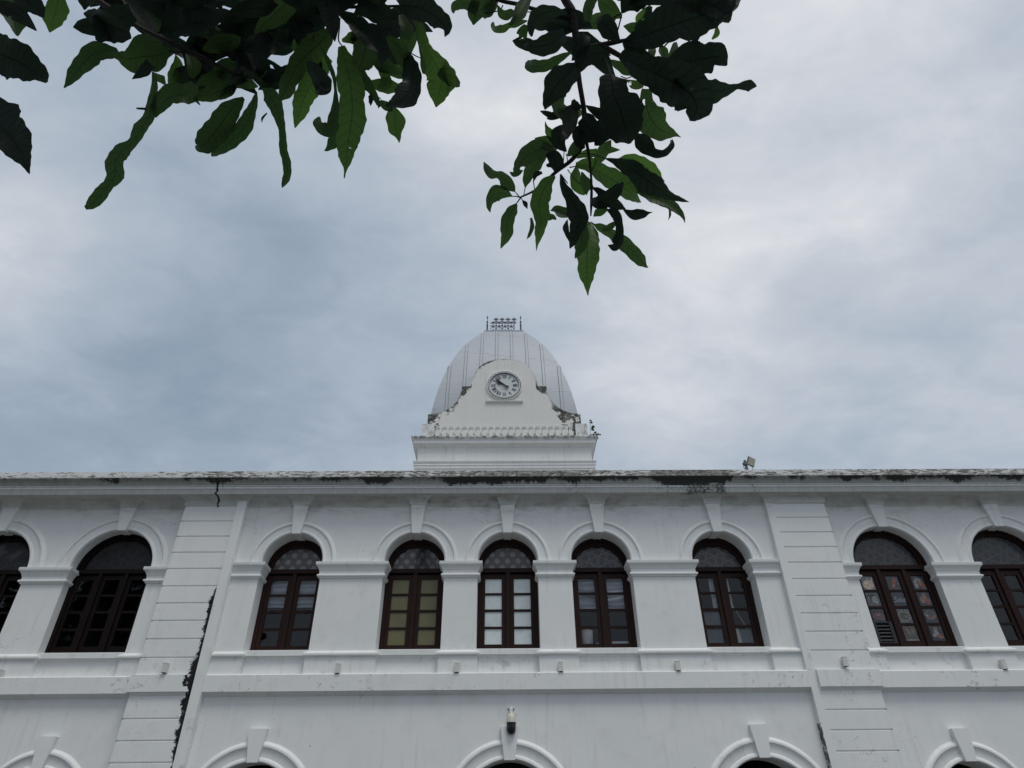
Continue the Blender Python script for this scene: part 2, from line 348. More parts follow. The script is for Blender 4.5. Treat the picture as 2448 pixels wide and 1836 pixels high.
M['ring'] = simple('white_ring_paint', (.70, .72, .74), .35, 0, .05)
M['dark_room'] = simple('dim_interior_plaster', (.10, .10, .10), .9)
M['roof'] = simple('flat_roof_screed', (.32, .31, .30), .9)
M['lamp'] = simple('weathered_beige_casting', (.62, .62, .59), .6, .1, .25, 40)
M['lens'] = simple('dark_lamp_glass', (.03, .03, .035), .2)
M['cream'] = simple('cream_plastic', (.62, .60, .50), .35, 0, .06)
M['white_plastic'] = simple('white_plastic', (.72, .73, .74), .35, 0, .05)
M['smoke'] = simple('smoked_dome_plastic', (.006, .007, .009), .12, 0, .1)
M['cable'] = simple('blue_black_cable', (.03, .045, .07), .5)
M['galv'] = simple('grey_post_metal', (.10, .12, .15), .5, .4)
M['panel'] = simple('yellowed_diffuser', (.36, .35, .26), .4, 0, .12, 25)
M['cloth'] = simple('white_cotton', (.62, .66, .72), .85, 0, .06, 30)
M['twig'] = simple('dark_bark', (.022, .016, .016), .8, 0, .4, 60, .4)
M['bark'] = simple('grey_brown_bark', (.11, .085, .065), .9, 0, .5, 14, .8)

def leaf_mat(name, a, b, tr):
    m, t, bs, out = new_mat(name)
    uv = t.new('ShaderNodeUVMap').outputs[0]; s = t.new('ShaderNodeSeparateXYZ'); t.put(s.inputs[0], uv)
    u = t.m('ABSOLUTE', t.m('SUBTRACT', t.m('MULTIPLY', s.outputs[0], 2.0), 1.0)); v = s.outputs[1]
    pos = t.new('ShaderNodeNewGeometry').outputs['Position']; rnd = t.new('ShaderNodeObjectInfo').outputs['Random']
    n = t.noise(pos, 14, 5, .65)
    # side veins sweep forward from the midrib
    ph = t.m('MULTIPLY', t.m('SUBTRACT', v, t.m('MULTIPLY', u, .07)), 15.0)
    vein = t.m('SUBTRACT', 1.0, t.step(t.m('ABSOLUTE', t.m('SUBTRACT', t.m('FRACT', ph), .5)), .02, .10))
    vein = t.m('MULTIPLY', vein, .75); mid = t.m('SUBTRACT', 1.0, t.step(u, .025, .07))
    ln = t.m('MAXIMUM', vein, mid)
    c = t.mix(t.m('ADD', t.m('MULTIPLY', n, .6), t.m('MULTIPLY', rnd, .5)), a, b)
    c = t.mix(t.m('MULTIPLY', ln, .75), c, tuple(x*.25 for x in a))
    sp = t.step(t.noise(pos, 42, 3, .6), .70, .76); c = t.mix(t.m('MULTIPLY', sp, .5), c, (.05, .035, .015))
    t.put(bs.inputs['Base Color'], c); bs.inputs['Roughness'].default_value = .46; bs.inputs['Specular IOR Level'].default_value = .32
    t.put(bs.inputs['Normal'], t.bump(t.m('ADD', t.m('MULTIPLY', ln, -.7), t.m('MULTIPLY', n, .5)), .5, .003))
    td = t.new('ShaderNodeBsdfTranslucent'); t.put(td.inputs[0], t.mix(.5, c, tuple(x*tr for x in b), 'ADD'))
    mx = t.new('ShaderNodeMixShader'); mx.inputs[0].default_value = .50
    t.l.new(bs.outputs[0], mx.inputs[1]); t.l.new(td.outputs[0], mx.inputs[2])
    hole = t.m('MULTIPLY', t.m('LESS_THAN', t.vor(t.vm('ADD', pos, t.vm('SCALE', t.noise(pos, 60, 2, .5, 0, 'Color'), None, .02)), 16), .13), t.m('GREATER_THAN', t.noise(pos, 7, 2), .56))
    hole = t.m('MULTIPLY', hole, t.m('GREATER_THAN', u, .12))
    tp = t.new('ShaderNodeBsdfTransparent'); m2 = t.new('ShaderNodeMixShader'); t.put(m2.inputs[0], hole)
    t.l.new(mx.outputs[0], m2.inputs[1]); t.l.new(tp.outputs[0], m2.inputs[2]); t.l.new(m2.outputs[0], out.inputs[0])
    return m
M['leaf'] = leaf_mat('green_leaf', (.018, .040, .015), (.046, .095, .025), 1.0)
M['leaf_bright'] = leaf_mat('bright_green_leaf', (.032, .070, .017), (.070, .145, .028), 1.3)  # lightest tone of the same leaf
M['leaf_dark'] = leaf_mat('shaded_dark_leaf', (.008, .016, .012), (.018, .034, .020), .35)  # darker copy of the leaf, shade of the layered canopy put into its colour

# ------------------------------------------------------------------ mesh builder (eye-relative coordinates)
class MB:
    def __init__(s): s.v = []; s.f = []; s.mi = []; s.cur = 0; s.attr = None
    def face(s, pts):
        i = len(s.v); s.v += [tuple(p) for p in pts]; s.f.append(tuple(range(i, i+len(pts)))); s.mi.append(s.cur)
    def box(s, x0, x1, y0, y1, z0, z1):
        i = len(s.v)
        s.v += [(x, y, z) for z in (z0, z1) for y in (y0, y1) for x in (x0, x1)]
        for q in ((0, 2, 3, 1), (4, 5, 7, 6), (0, 1, 5, 4), (2, 6, 7, 3), (0, 4, 6, 2), (1, 3, 7, 5)):
            s.f.append(tuple(i+k for k in q)); s.mi.append(s.cur)
    def prism(s, poly, y0, y1, back=False):
        """outline in x,z given counter-clockwise seen from the street, extruded from y0 (front) to y1"""
        i = len(s.v); n = len(poly)
        s.v += [(x, y0, z) for x, z in poly] + [(x, y1, z) for x, z in poly]
        s.f.append(tuple(range(i, i+n))); s.mi.append(s.cur)
        for k in range(n):
            k2 = (k+1) % n; s.f.append((i+k, i+n+k, i+n+k2, i+k2)); s.mi.append(s.cur)
        if back: s.f.append(tuple(range(i+2*n-1, i+n-1, -1))); s.mi.append(s.cur)
    def grid(s, rows, close=False):
        i = len(s.v); n = len(rows[0])
        for r in rows: s.v += [tuple(p) for p in r]
        for a in range(len(rows)-1):
            for b in range(n if close else n-1):
                b2 = (b+1) % n
                s.f.append((i+a*n+b, i+a*n+b2, i+(a+1)*n+b2, i+(a+1)*n+b)); s.mi.append(s.cur)
    def sweep(s, prof, path, caps=True, closed=False):
        """moulding: profile (projection, z) carried along a plan path with mitred corners"""
        n = len(path); rows = []
        P = [Vector(p) for p in path]
        def nrm(a, b):
            d = (b-a).normalized(); return Vector((d.y, -d.x))
        for i in range(n):
            if closed: n1, n2 = nrm(P[i-1], P[i]), nrm(P[i], P[(i+1) % n])
            else:
                n1 = nrm(P[i-1], P[i]) if i else nrm(P[0], P[1]); n2 = nrm(P[i], P[i+1]) if i < n-1 else n1
            mt = (n1+n2)/(1+n1.dot(n2)); rows.append([(P[i].x+mt.x*p, P[i].y+mt.y*p, z) for p, z in prof])
        if closed: rows.append(rows[0])
        s.grid(rows)
        if caps and not closed: s.face(rows[0][::-1]); s.face(rows[-1])
    def tube(s, pts, rad, n=8, cap=True):
        P = [Vector(p) for p in pts]; rows = []
        if not isinstance(rad, (list, tuple)): rad = [rad]*len(P)
        up = Vector((.31, .17, .93))
        for i, p in enumerate(P):
            d = (P[min(i+1, len(P)-1)]-P[max(i-1, 0)]).normalized()
            a = d.cross(up); a = a.normalized() if a.length > 1e-3 else d.orthogonal().normalized(); b = d.cross(a)
            rows.append([p+(a*cos(2*pi*k/n)+b*sin(2*pi*k/n))*rad[i] for k in range(n)])
        s.grid(rows, True)
        if cap: s.face(rows[0][::-1]); s.face(rows[-1])
    def lathe(s, c, prof, n=24):
        rows = [[(c[0]+r*cos(2*pi*k/n), c[1]+r*sin(2*pi*k/n), c[2]+z) for k in range(n)] for r, z in prof]
        s.grid(rows, True)
        s.face(rows[0][::-1]); s.face(rows[-1])
    def build(s, name, mats, parent=None, base=(0, 0, 0), smooth=None, recalc=True):
        me = bpy.data.meshes.new(name)
        b = Vector(base)
        me.from_pydata([Vector(p)-b for p in s.v], [], s.f)
        if not isinstance(mats, (list, tuple)): mats = [mats]
        for m in mats: me.materials.append(M[m] if isinstance(m, str) else m)
        me.polygons.foreach_set('material_index', s.mi)
        bm = bmesh.new(); bm.from_mesh(me); bmesh.ops.remove_doubles(bm, verts=bm.verts, dist=1e-5)
        if recalc: bmesh.ops.recalc_face_normals(bm, faces=bm.faces)
        bm.to_mesh(me); bm.free()
        if smooth:
            me.polygons.foreach_set('use_smooth', [True]*len(me.polygons)); me.set_sharp_from_angle(angle=radians(smooth))
        o = bpy.data.objects.new(name, me); COL.objects.link(o)
        if parent is not None: o.parent = parent; o.location = b - Vector(parent.get('_b', (0, 0, 0)))
        else: o.location = b + Vector((0, 0, GZ))
        o['_b'] = tuple(b)
        return o
def empty(name, base):
    o = bpy.data.objects.new(name, None); COL.objects.link(o); o.location = (base[0], base[1], base[2]+GZ); o['_b'] = tuple(base)
    o.empty_display_size = .3
    return o
def tag(o, label, cat, group=None, kind=None):
    o['label'] = label; o['category'] = cat
    if group: o['group'] = group
    if kind: o['kind'] = kind
    return o

# ------------------------------------------------------------------ ground
g = MB(); g.face([(-1500, -1500, -GZ), (1500, -1500, -GZ), (1500, 1500, -GZ), (-1500, 1500, -GZ)])
M['paving'] = simple('grey_paving', (.115, .115, .108), .85, 0, .25, 3)
o = g.build('ground', 'paving', None, (0, 0, -GZ)); o['kind'] = 'structure'; o['label'] = 'grey paved ground in front of the white building'; o['category'] = 'ground'

# ------------------------------------------------------------------ the building
YC, YW, YP, YS = 16.0, 16.1, 15.86, 15.84        # centre wall, wing walls, pilasters, corner strips
XL0, XL1, XR0, XR1 = -8.16, -6.82, 7.0, 8.36      # pilasters
SL1, SR0 = -6.60, 6.83                            # corner strips end / start
bld = tag(empty('colonial_building', (0, 16, -GZ)), 'long white two storey colonial building with arched windows and domed clock tower', 'building')

CEN = [-5.205, -2.19, .115, 2.43, 5.45]; WIN = [-15.73, -12.69, -9.67, 9.78, 12.80, 15.85]
HC, HWG = .745, .995; ZS_C, ZS_W = 5.94, 5.84; SILL = 3.86
YFC, YFW = 16.41, 16.34
wins = [dict(c=c, h=HC, zs=ZS_C, y=YC, yf=YFC, ro=1.07) for c in CEN] + [dict(c=c, h=HWG, zs=ZS_W, y=YW, yf=YFW, ro=1.35) for c in WIN]
gar = [dict(c=c, h=1.03, zs=.593, y=YC, ro=1.4255) for c in (-5.23, .13, 5.50)] + [dict(c=c, h=.80, zs=.73, y=YW, ro=1.19) for c in (-13.6, -9.70, 9.90, 13.8)]
NA = 56

def wall_panel(mb, x0, x1, Y, z0, z1, ops, recess):
    """wall face with round headed openings, their reveals and the recessed aprons under the windows"""
    x = x0
    for o in sorted(ops, key=lambda q: q['c']):
        c, h, zs, zb, yd = o['c'], o['h'], o['zs'], o['zb'], o['yd']
        mb.face([(x, Y, z0), (c-h, Y, z0), (c-h, Y, z1), (x, Y, z1)])
        arc = [(c-h*cos(pi*k/NA), zs+h*sin(pi*k/NA)) for k in range(NA+1)]
        for (xa, za), (xb, zb2) in zip(arc, arc[1:]):
            mb.face([(xa, Y, za), (xb, Y, zb2), (xb, Y, z1), (xa, Y, z1)])
            mb.face([(xa, Y, za), (xa, yd, za), (xb, yd, zb2), (xb, Y, zb2)])
        for sx in (-1, 1):
            mb.face([(c+sx*h, Y, zb), (c+sx*h, yd, zb), (c+sx*h, yd, zs), (c+sx*h, Y, zs)])
        if recess:
            r = Y+.07
            mb.face([(c-h, r, z0), (c+h, r, z0), (c+h, r, zb), (c-h, r, zb)])
            for sx in (-1, 1): mb.face([(c+sx*h, Y, z0), (c+sx*h, r, z0), (c+sx*h, r, zb), (c+sx*h, Y, zb)])
        x = c+h
    mb.face([(x, Y, z0), (x1, Y, z0), (x1, Y, z1), (x, Y, z1)])
wm = MB(); ZB = 2.93; ZT = 7.46
for a, b, Y, yd in ((-20, XL0, YW, YFW), (SL1, SR0, YC, YFC), (XR1, 20, YW, YFW)):
    up = [dict(c=q['c'], h=q['h'], zs=q['zs'], zb=SILL-.1, yd=yd+.05) for q in wins if a < q['c'] < b]
    lo = [dict(c=q['c'], h=q['h'], zs=q['zs'], zb=-GZ, yd=Y+.55) for q in gar if a < q['c'] < b]
    wall_panel(wm, a, b, Y, ZB, ZT, up, True); wall_panel(wm, a, b, Y, -GZ, ZB, lo, False)
wm.build('wall', 'wall', bld, (0, 16, -GZ))
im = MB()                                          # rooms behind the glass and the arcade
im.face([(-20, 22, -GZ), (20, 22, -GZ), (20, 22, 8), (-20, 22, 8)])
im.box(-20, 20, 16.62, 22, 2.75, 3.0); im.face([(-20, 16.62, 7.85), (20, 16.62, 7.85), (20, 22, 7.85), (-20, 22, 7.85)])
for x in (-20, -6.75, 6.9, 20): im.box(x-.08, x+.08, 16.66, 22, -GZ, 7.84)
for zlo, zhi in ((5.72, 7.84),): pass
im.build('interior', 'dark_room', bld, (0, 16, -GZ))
rf = MB(); rf.box(-20, 20, 16.25, 30, 7.90, 8.10); rf.box(-20, 20, 29.6, 30, -GZ, 7.9); rf.box(-20, -19.9, 16.3, 29.6, -GZ, 7.9); rf.box(19.9, 20, 16.3, 29.6, -GZ, 7.9)
rf.build('roof', 'roof', bld, (0, 16, -GZ))

# pilasters with rusticated joints, and the flat corner strips
def pilaster(x0, x1, gx0, gx1, zs):
    mb = MB(); z = sorted(zs, reverse=True); gd, gh = .022, .020
    prof = [(YP, -GZ)]
    for zz in sorted(zs): prof += [(YP, zz-gh), (YP+gd, zz-gh*.3), (YP+gd, zz+gh*.3), (YP, zz+gh)]
    prof += [(YP, 7.62)]
    xs = [(gx0, gx1)]
    mb.grid([[(x, y, zz) for y, zz in prof] for x in (gx0, gx1)])
    for xa, xb in ((x0, gx0), (gx1, x1)):
        if xb-xa > .005: mb.face([(xa, YP, -GZ), (xb, YP, -GZ), (xb, YP, 7.62), (xa, YP, 7.62)])
    for x in (x0, x1): mb.face([(x, YP, -GZ), (x, 16.15, -GZ), (x, 16.15, 7.62), (x, YP, 7.62)])
    for x in (gx0, gx1):
        for zz in zs: mb.face([(x, YP, zz-gh), (x, YP+gd, zz-gh*.3), (x, YP+gd, zz+gh*.3), (x, YP, zz+gh)])
    return mb.build('pilaster', 'pilaster', bld, (0, 16, -GZ))
k = YP/15.85
LZ = [7.366, 6.965, 6.56, 6.145, 5.735, 5.31, 4.905, 4.50, 4.09, 3.685, 2.44, 2.02, 1.615, 1.21, .81, .4, 0, -.4]
RZ = [7.379, 6.995, 6.597, 6.205, 5.809, 5.400, 4.986, 4.575, 4.156, 3.737, 2.502, 2.105, 1.706, 1.30, .9, .5, .1, -.3]
pilaster(XL0, XL1, XL0, XL1-.02, LZ); pilaster(XR0-.001, XR1, XR0+.02, XR1-.0, RZ)
for x0, x1, ys in ((XL1, SL1, YS-.03), (SR0, XR0, YP-.002)):
    mb = MB(); mb.box(x0, x1, ys, 16.2, -GZ, 7.50); mb.build('corner_strip', 'pilaster' if x0 < 0 else 'wall', bld, (0, 16, -GZ))

# string course, frieze cove (breaking forward over pilasters and keystones) and main cornice
def plan(jogs, x0=-20.0, x1=20.0, off=0.0):
    """plan line of the facade; jogs are (x0, x1, y) pieces standing forward"""
    pts = []; segs = sorted([(-20, XL0, YW), (XL0, SL1, YP), (SL1, SR0, YC), (SR0, XR1, YP), (XR1, 20, YW)])
    line = []
    for a, b, y in segs:
        cut = sorted([j for j in jogs if a <= j[0] and j[1] <= b]); x = a
        for ja, jb, jy in cut: line += [(x, ja, y), (ja, jb, jy)]; x = jb
        line.append((x, b, y))
    for a, b, y in line: pts += [(a, y), (b, y)]
    out = [pts[0]]
    for p in pts[1:]:
        if (Vector(p)-Vector(out[-1])).length > 1e-6: out.append(p)
    return out
keys = [(q['c']-.195, q['c']+.195, q['y']-.12) for q in wins]
fm = MB(); fm.sweep([(-.06, 7.405), (.028, 7.405), (.028, 7.45), (.036, 7.468), (.034, 7.50), (.055, 7.545), (.09, 7.585), (.135, 7.612), (.15, 7.615), (.15, 7.66)], plan(keys))
fm.build('frieze_moulding', 'wall', bld, (0, 16, -GZ), smooth=35)
cm = MB()
cm.sweep([(-.3, 7.62), (.34, 7.62), (.35, 7.595), (.40, 7.595), (.40, 7.725), (.418, 7.735), (.424, 7.752), (.418, 7.768), (.405, 7.775), (.405, 7.79), (.44, 7.80), (.44, 7.822), (.455, 7.828),
          (.462, 7.86), (.485, 7.905), (.53, 7.94), (.585, 7.955), (.60, 7.957), (.605, 7.99), (.60, 8.135), (.57, 8.15), (-.3, 8.145)], [(-20, 16), (20, 16)])
cm.build('cornice', 'cornice', bld, (0, 16, -GZ), smooth=35)
sm = MB(); BX = [(-.1, 2.885), (.0, 2.885), (.035, 2.90), (.09, 2.945), (.135, 2.958), (.15, 2.962), (.15, 3.30), (.13, 3.322), (-.1, 3.335)]
sm.sweep(BX, [(-20, YW), (XL0, YW)]); sm.sweep(BX, [(SL1, YC), (SR0, YC)]); sm.sweep(BX, [(XR1, YW), (20, YW)])
BP = [(-.1, 2.885), (.0, 2.885), (.02, 2.905), (.05, 2.95), (.075, 2.962), (.075, 3.31), (-.1, 3.36)]
sm.sweep(BP, [(XL0, 16.15), (XL0, YP), (XL1-.03, YP)]); sm.sweep(BP, [(XR0+.02, YP), (XR1, YP), (XR1, 16.15)])
sm.build('string_course', 'pilaster', bld, (0, 16, -GZ), smooth=35)

# arches, keystones
def archivolt(q, name, z_low, mat='wall'):
    mb = MB(); c, zs, h, ro, y = q['c'], q['zs'], q['h'], q['ro'], q['y']; s = (ro-h)/.325
    prof = [(h-.004, .05), (h-.012, .0), (h-.006, -.03), (h+.012*s, -.055), (h+.045*s, -.055), (h+.065*s, -.038), (h+.075*s, -.022), (h+.21*s, -.022), (h+.222*s, -.034), (h+.235*s, -.058), (h+.262*s, -.062), (h+.285*s, -.048), (h+.30*s, -.022), (ro, .0), (ro, .05)]
    rows = []
    if z_low < zs: rows.append([(c-r, y+d, z_low) for r, d in prof])
    for k in range(2*NA+1):
        a = pi*k/(2*NA); rows.append([(c-r*cos(a), y+d, zs+r*sin(a)) for r, d in prof])
    if z_low < zs: rows.append([(c+r, y+d, z_low) for r, d in prof])
    mb.grid(rows); return mb.build(name, mat, bld, (0, 16, -GZ), smooth=40)
for q in wins:
    archivolt(q, 'arch_moulding', q['zs']-.09)
    zt = q['zs']+q['h']; mb = MB(); c, y = q['c'], q['y']
    wb, wt = (.108, .192) if q['h'] < .9 else (.108, .205)
    mb.prism([(c-wb, zt-.052), (c+wb, zt-.052), (c+wt, 7.43), (c-wt, 7.43)], y-.125, y+.02)
    mb.box(c-wb+.012, c+wb-.012, y+.02, q['yf']-.01, zt-.040, zt+.02)
    mb.build('keystone', 'wall', bld, (0, 16, -GZ))
for q in gar:
    archivolt(q, 'arch_moulding', q['zs']-1.4)
    c, y, zt = q['c'], q['y'], q['zs']+q['h']; big = q['h'] > .9
    wb, wt, top = (.110, .196, 2.235) if big else (.112, .185, 2.135)
    mb = MB(); mb.prism([(c-wb, zt-.02), (c+wb, zt-.02), (c+wt, top), (c-wt, top)], y-.12, y+.02); mb.build('keystone', 'wall', bld, (0, 16, -GZ))

# imposts and pedestals on every pier, sills under every window
IMP = [(-.03, 5.515), (.0, 5.518), (.03, 5.525), (.036, 5.545), (.068, 5.565), (.072, 5.59), (.058, 5.61), (.03, 5.618), (.03, 5.70), (.042, 5.712), (.05, 5.735), (.066, 5.775), (.095, 5.812), (.118, 5.826), (.122, 5.834), (.122, 5.905), (-.03, 5.915)]
PED = [(-.03, 3.30), (.0, 3.30), (.0, 3.70), (.03, 3.705), (.05, 3.722), (.056, 3.748), (.048, 3.775), (.03, 3.79), (.012, 3.80), (-.06, 3.845)]
def pier(xa, xb, y, yd, left_open=True, right_open=True):
    dz = 0 if y < 16.05 else -.065
    for name, prof, ya, dd in (('impost', [(p, z+dz) for p, z in IMP], y, 0), ('pedestal', PED, y-.05, .04)):
        path = []
        if left_open: path.append((xa-dd, (yd+.03) if name == 'impost' else y+.075))
        path += [(xa-dd if left_open else xa, ya), (xb+dd if right_open else xb, ya)]
        if right_open: path.append((xb+dd, (yd+.03) if name == 'impost' else y+.075))
        mb = MB(); mb.sweep(prof, path); mb.build(name, 'wall', bld, (0, 16, -GZ), smooth=35)
e = [(c-HC, c+HC) for c in CEN]
pier(SL1, e[0][0], YC, YFC, False, True)
for a, b in zip(e, e[1:]): pier(a[1], b[0], YC, YFC)
pier(e[-1][1], SR0, YC, YFC, True, False)
wl = [(c-HWG, c+HWG) for c in WIN]
pier(wl[0][1], wl[1][0], YW, YFW); pier(wl[1][1], wl[2][0], YW, YFW); pier(wl[2][1], XL0, YW, YFW, True, False)
pier(XR1, wl[3][0], YW, YFW, False, True); pier(wl[3][1], wl[4][0], YW, YFW); pier(wl[4][1], wl[5][0], YW, YFW)
for q in wins:
    mb = MB(); y = q['y']
    mb.sweep([(-.55, 3.735), (.0, 3.735), (.0, 3.850), (-.02, 3.862), (-.55, 3.868)], [(q['c']-q['h']+.004, y-.012), (q['c']+q['h']-.004, y-.012)])
    mb.sweep([(-.02, 3.695), (.012, 3.70), (.02, 3.734), (-.02, 3.735)], [(q['c']-q['h']+.05, y+.05), (q['c']+q['h']-.05, y+.05)])
    mb.build('sill', 'wall', bld, (0, 16, -GZ))

# ---- windows
ROWS = [(5.282, 5.637), (4.882, 5.228), (4.472, 4.823), (4.057, 4.416)]
def window(q, cols, rg, zg, pane, film, louvre=False, wd='wood'):
    c, h, yf, zs = q['c'], q['h'], q['yf'], q['zs']
    top, tb = 5.785, 5.875
    f = MB(); n = 36
    # arched outer frame in two steps
    def ring(ro, zo, ri, zi, y0, y1):
        outer = [(c-ro*cos(pi*k/n), zo+ro*sin(pi*k/n)) for k in range(n+1)]; inner = [(c-ri*cos(pi*k/n), zi+ri*sin(pi*k/n)) for k in range(n+1)]
        for k in range(n):
            a, b, d, e2 = outer[k], outer[k+1], inner[k+1], inner[k]
            f.face([(e2[0], y0, e2[1]), (d[0], y0, d[1]), (b[0], y0, b[1]), (a[0], y0, a[1])])
            f.face([(e2[0], y0, e2[1]), (e2[0], y1, e2[1]), (d[0], y1, d[1]), (d[0], y0, d[1])])
    mid = (rg+h)/2+.005
    ring(h+.03, zs, mid, (zs+zg)/2, yf, yf+.05); ring(mid+.01, (zs+zg)/2, rg, zg, yf+.035, yf+.12)
    f.box(c-.09, c+.09, yf-.02, yf+.04, zs+h-.095, zs+h-.03)
    f.box(c-.085, c+.085, yf+.02, yf+.06, zg+rg-.03, zg+rg+.02)
    jx = c+cols[0][0]-.088; jx2 = c+cols[-1][1]+.088
    f.box(c-h-.03, jx, yf, yf+.10, 3.84, top-.001); f.box(jx2, c+h+.03, yf, yf+.10, 3.84, top-.001)
    f.box(c-h-.03, c+h+.03, yf-.03, yf+.10, top, tb); f.box(c-h-.03, c+h+.03, yf-.012, yf+.09, 5.94-.07, 5.94-.045)
    for (a0, a1), (b0, b1) in zip(cols, cols[1:]): f.box(c+a1+.10, c+b0-.10, yf-.022, yf+.10, 3.84, top-.001)
    w_ = f.build('window', wd, bld, (c, yf, 3.84), smooth=30)
    for i, (a0, a1) in enumerate(cols):
        gl = MB()
        x0 = c+a0-.085; x1 = c+a1+.085 if i == len(cols)-1 else c+a1+.097
        if i > 0: x0 = c+a0-.097
        m = MB(); y0, y1 = yf+.022, yf+.075
        m.box(x0, c+a0, y0, y1, 3.85, 5.745); m.box(c+a1, x1, y0, y1, 3.85, 5.745)
        m.box(c+a0, c+a1, y0+.001, y1, 5.637, 5.744); m.box(c+a0, c+a1, y0+.001, y1, 3.851, 4.057)
        for (l0, l1), (m0, m1) in zip(ROWS, ROWS[1:]): m.box(c+a0, c+a1, y0+.012, y1-.01, m1, l0)
        m.build('casement', wd, w_, (c, yf, 3.84))
        for r, (z0, z1) in enumerate(ROWS):
            if louvre and i == 0 and r == 3: continue
            gl.face([(c+a0, yf+.056, z0), (c+a1, yf+.056, z0), (c+a1, yf+.056, z1), (c+a0, yf+.056, z1)])
        gl.build('glazing', pane, w_, (c, yf, 3.84))
    if louvre:
        lv = MB(); a0, a1 = cols[0]; z0, z1 = ROWS[3]; z1 += .05
        lv.box(c+a0-.05, c+a0+.02, yf-.005, yf+.07, z0-.06, z1+.03); lv.box(c+a1-.02, c+a1+.06, yf-.005, yf+.07, z0-.06, z1+.03)
        lv.box(c+a0+.02, c+a1-.02, yf-.004, yf+.07, z1, z1+.03); lv.box(c+a0+.02, c+a1-.02, yf-.004, yf+.07, z0-.06, z0-.03)
        for k in range(5):
            z = z0-.02+(z1-z0)*(k+.2)/5
            i0 = len(lv.v); lv.v += [(c+a0+.02, yf, z), (c+a1-.02, yf, z), (c+a1-.02, yf+.05, z+.07), (c+a0+.02, yf+.05, z+.07), (c+a0+.02, yf, z+.012), (c+a1-.02, yf, z+.012), (c+a1-.02, yf+.05, z+.082), (c+a0+.02, yf+.05, z+.082)]
            for fq in ((0, 1, 2, 3), (4, 5, 6, 7), (0, 1, 5, 4), (3, 2, 6, 7)): lv.f.append(tuple(i0+t for t in fq)); lv.mi.append(0)
        o = lv.build('louvre', 'black', w_, (c, yf, 3.84)); o['label'] = 'black louvred vent panel'
    fan = MB(); pts = [(c-rg*1.02*cos(pi*k/n), zg-.0+rg*1.02*sin(pi*k/n)) for k in range(n+1)]
    fan.face([(x, yf+.10, z) for x, z in pts][::-1]); fan.build('fanlight', film, w_, (c, yf+.1, zg))
    return w_
C2 = [(-.560, -.150), (.150, .560)]; C3 = [(-.815, -.465), (-.175, .175), (.465, .815)]
panes = ['glass', 'olive', 'frosted', 'glass', 'glass']
films = ['film_spots', 'film_spots', 'film_spots', 'film_lattice', 'film_lattice']
for i, q in enumerate(wins):
    if i < 5: q['o'] = window(q, C2, .625, 5.865, panes[i], films[i])
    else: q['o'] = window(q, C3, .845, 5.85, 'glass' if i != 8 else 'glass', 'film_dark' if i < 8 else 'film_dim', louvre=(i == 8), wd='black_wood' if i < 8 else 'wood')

# ---- clock tower
XT, HS, YT = .055, 2.53, 17.0
YCT = YT+HS
tw = MB()
sq = lambda h: [(XT-h, YCT+h), (XT-h, YCT-h), (XT+h, YCT-h), (XT+h, YCT+h)]
def ringsweep(mb, h, prof): mb.sweep(prof, sq(h), closed=True)
tw.sweep([(.05, 7.5), (.05, 9.0), (.068, 9.012), (.072, 9.03), (.072, 9.095), (.082, 9.105), (.09, 9.125), (.082, 9.148), (.072, 9.155), (.078, 9.17), (.098, 9.205), (.105, 9.215), (.105, 9.255), (.0, 9.30),
          (.0, 9.735), (.022, 9.737), (.03, 9.76), (.055, 9.795), (.10, 9.815), (.14, 9.82), (.14, 9.905), (.152, 9.915), (.158, 9.94), (.185, 9.975), (.205, 9.985), (.205, 10.02), (.05, 10.05), (-.6, 10.06)], sq(HS), closed=True)
tower = tw.build('clock_tower', 'tower', bld, (0, 16, -GZ), smooth=35)
TB = (0, 16, -GZ)
bk = MB()
for x0, x1 in ((-2.425, -2.045), (2.17, 2.53)):
    bk = MB(); bk.box(x0, x1, 16.98, 17.45, 10.04, 10.54); bk.build('corner_block', 'grimy', tower, TB)
# gable with curved shoulders
GX = .045
half = [(2.315, 10.05), (2.315, 10.925), (2.05, 10.955), (1.83, 11.04), (1.60, 11.205), (1.44, 11.43), (1.355, 11.66), (1.33, 11.80), (1.325, 11.965), (1.045, 11.965), (1.03, 12.10), (1.0, 12.25), (.925, 12.47), (.80, 12.72), (.69, 12.82), (.58, 12.90), (.44, 12.965), (.30, 13.005), (.15, 13.03), (0, 13.04)]
def dens(pl, step=.05):
    out = []
    for a, b in zip(pl, pl[1:]):
        n = max(1, int(hypot(b[0]-a[0], b[1]-a[1])/step))
        out += [(a[0]+(b[0]-a[0])*k/n, a[1]+(b[1]-a[1])*k/n) for k in range(n)]
    return out+[pl[-1]]
hd = dens(half)
out = [(GX+x, z) for x, z in hd] + [(GX-x, z) for x, z in hd[::-1][1:]]
def edge_dist(x, z):
    best = 9
    for (x0, z0), (x1, z1) in zip(out, out[1:]):
        dx, dz = x1-x0, z1-z0; L = dx*dx+dz*dz; t = 0 if L == 0 else max(0, min(1, ((x-x0)*dx+(z-z0)*dz)/L))
        best = min(best, hypot(x-x0-t*dx, z-z0-t*dz))
    return best
YG = 17.05
bm = bmesh.new(); NR = 26
cols_ = [[bm.verts.new((x, YG, GZ+10.05+(z-10.05)*k/NR)) for k in range(NR+1)] for x, z in out]
tops2 = [bm.verts.new((x, YG+.28, z+GZ)) for x, z in out]
for i in range(len(out)-1):
    for k in range(NR):
        q_ = [cols_[i][k], cols_[i+1][k], cols_[i+1][k+1], cols_[i][k+1]]
        if (q_[0].co-q_[1].co).length+(q_[2].co-q_[3].co).length > 1e-6: bm.faces.new(q_)
    bm.faces.new((cols_[i][NR], cols_[i+1][NR], tops2[i+1], tops2[i]))
bmesh.ops.remove_doubles(bm, verts=bm.verts, dist=1e-5)
me = bpy.data.meshes.new('gable')
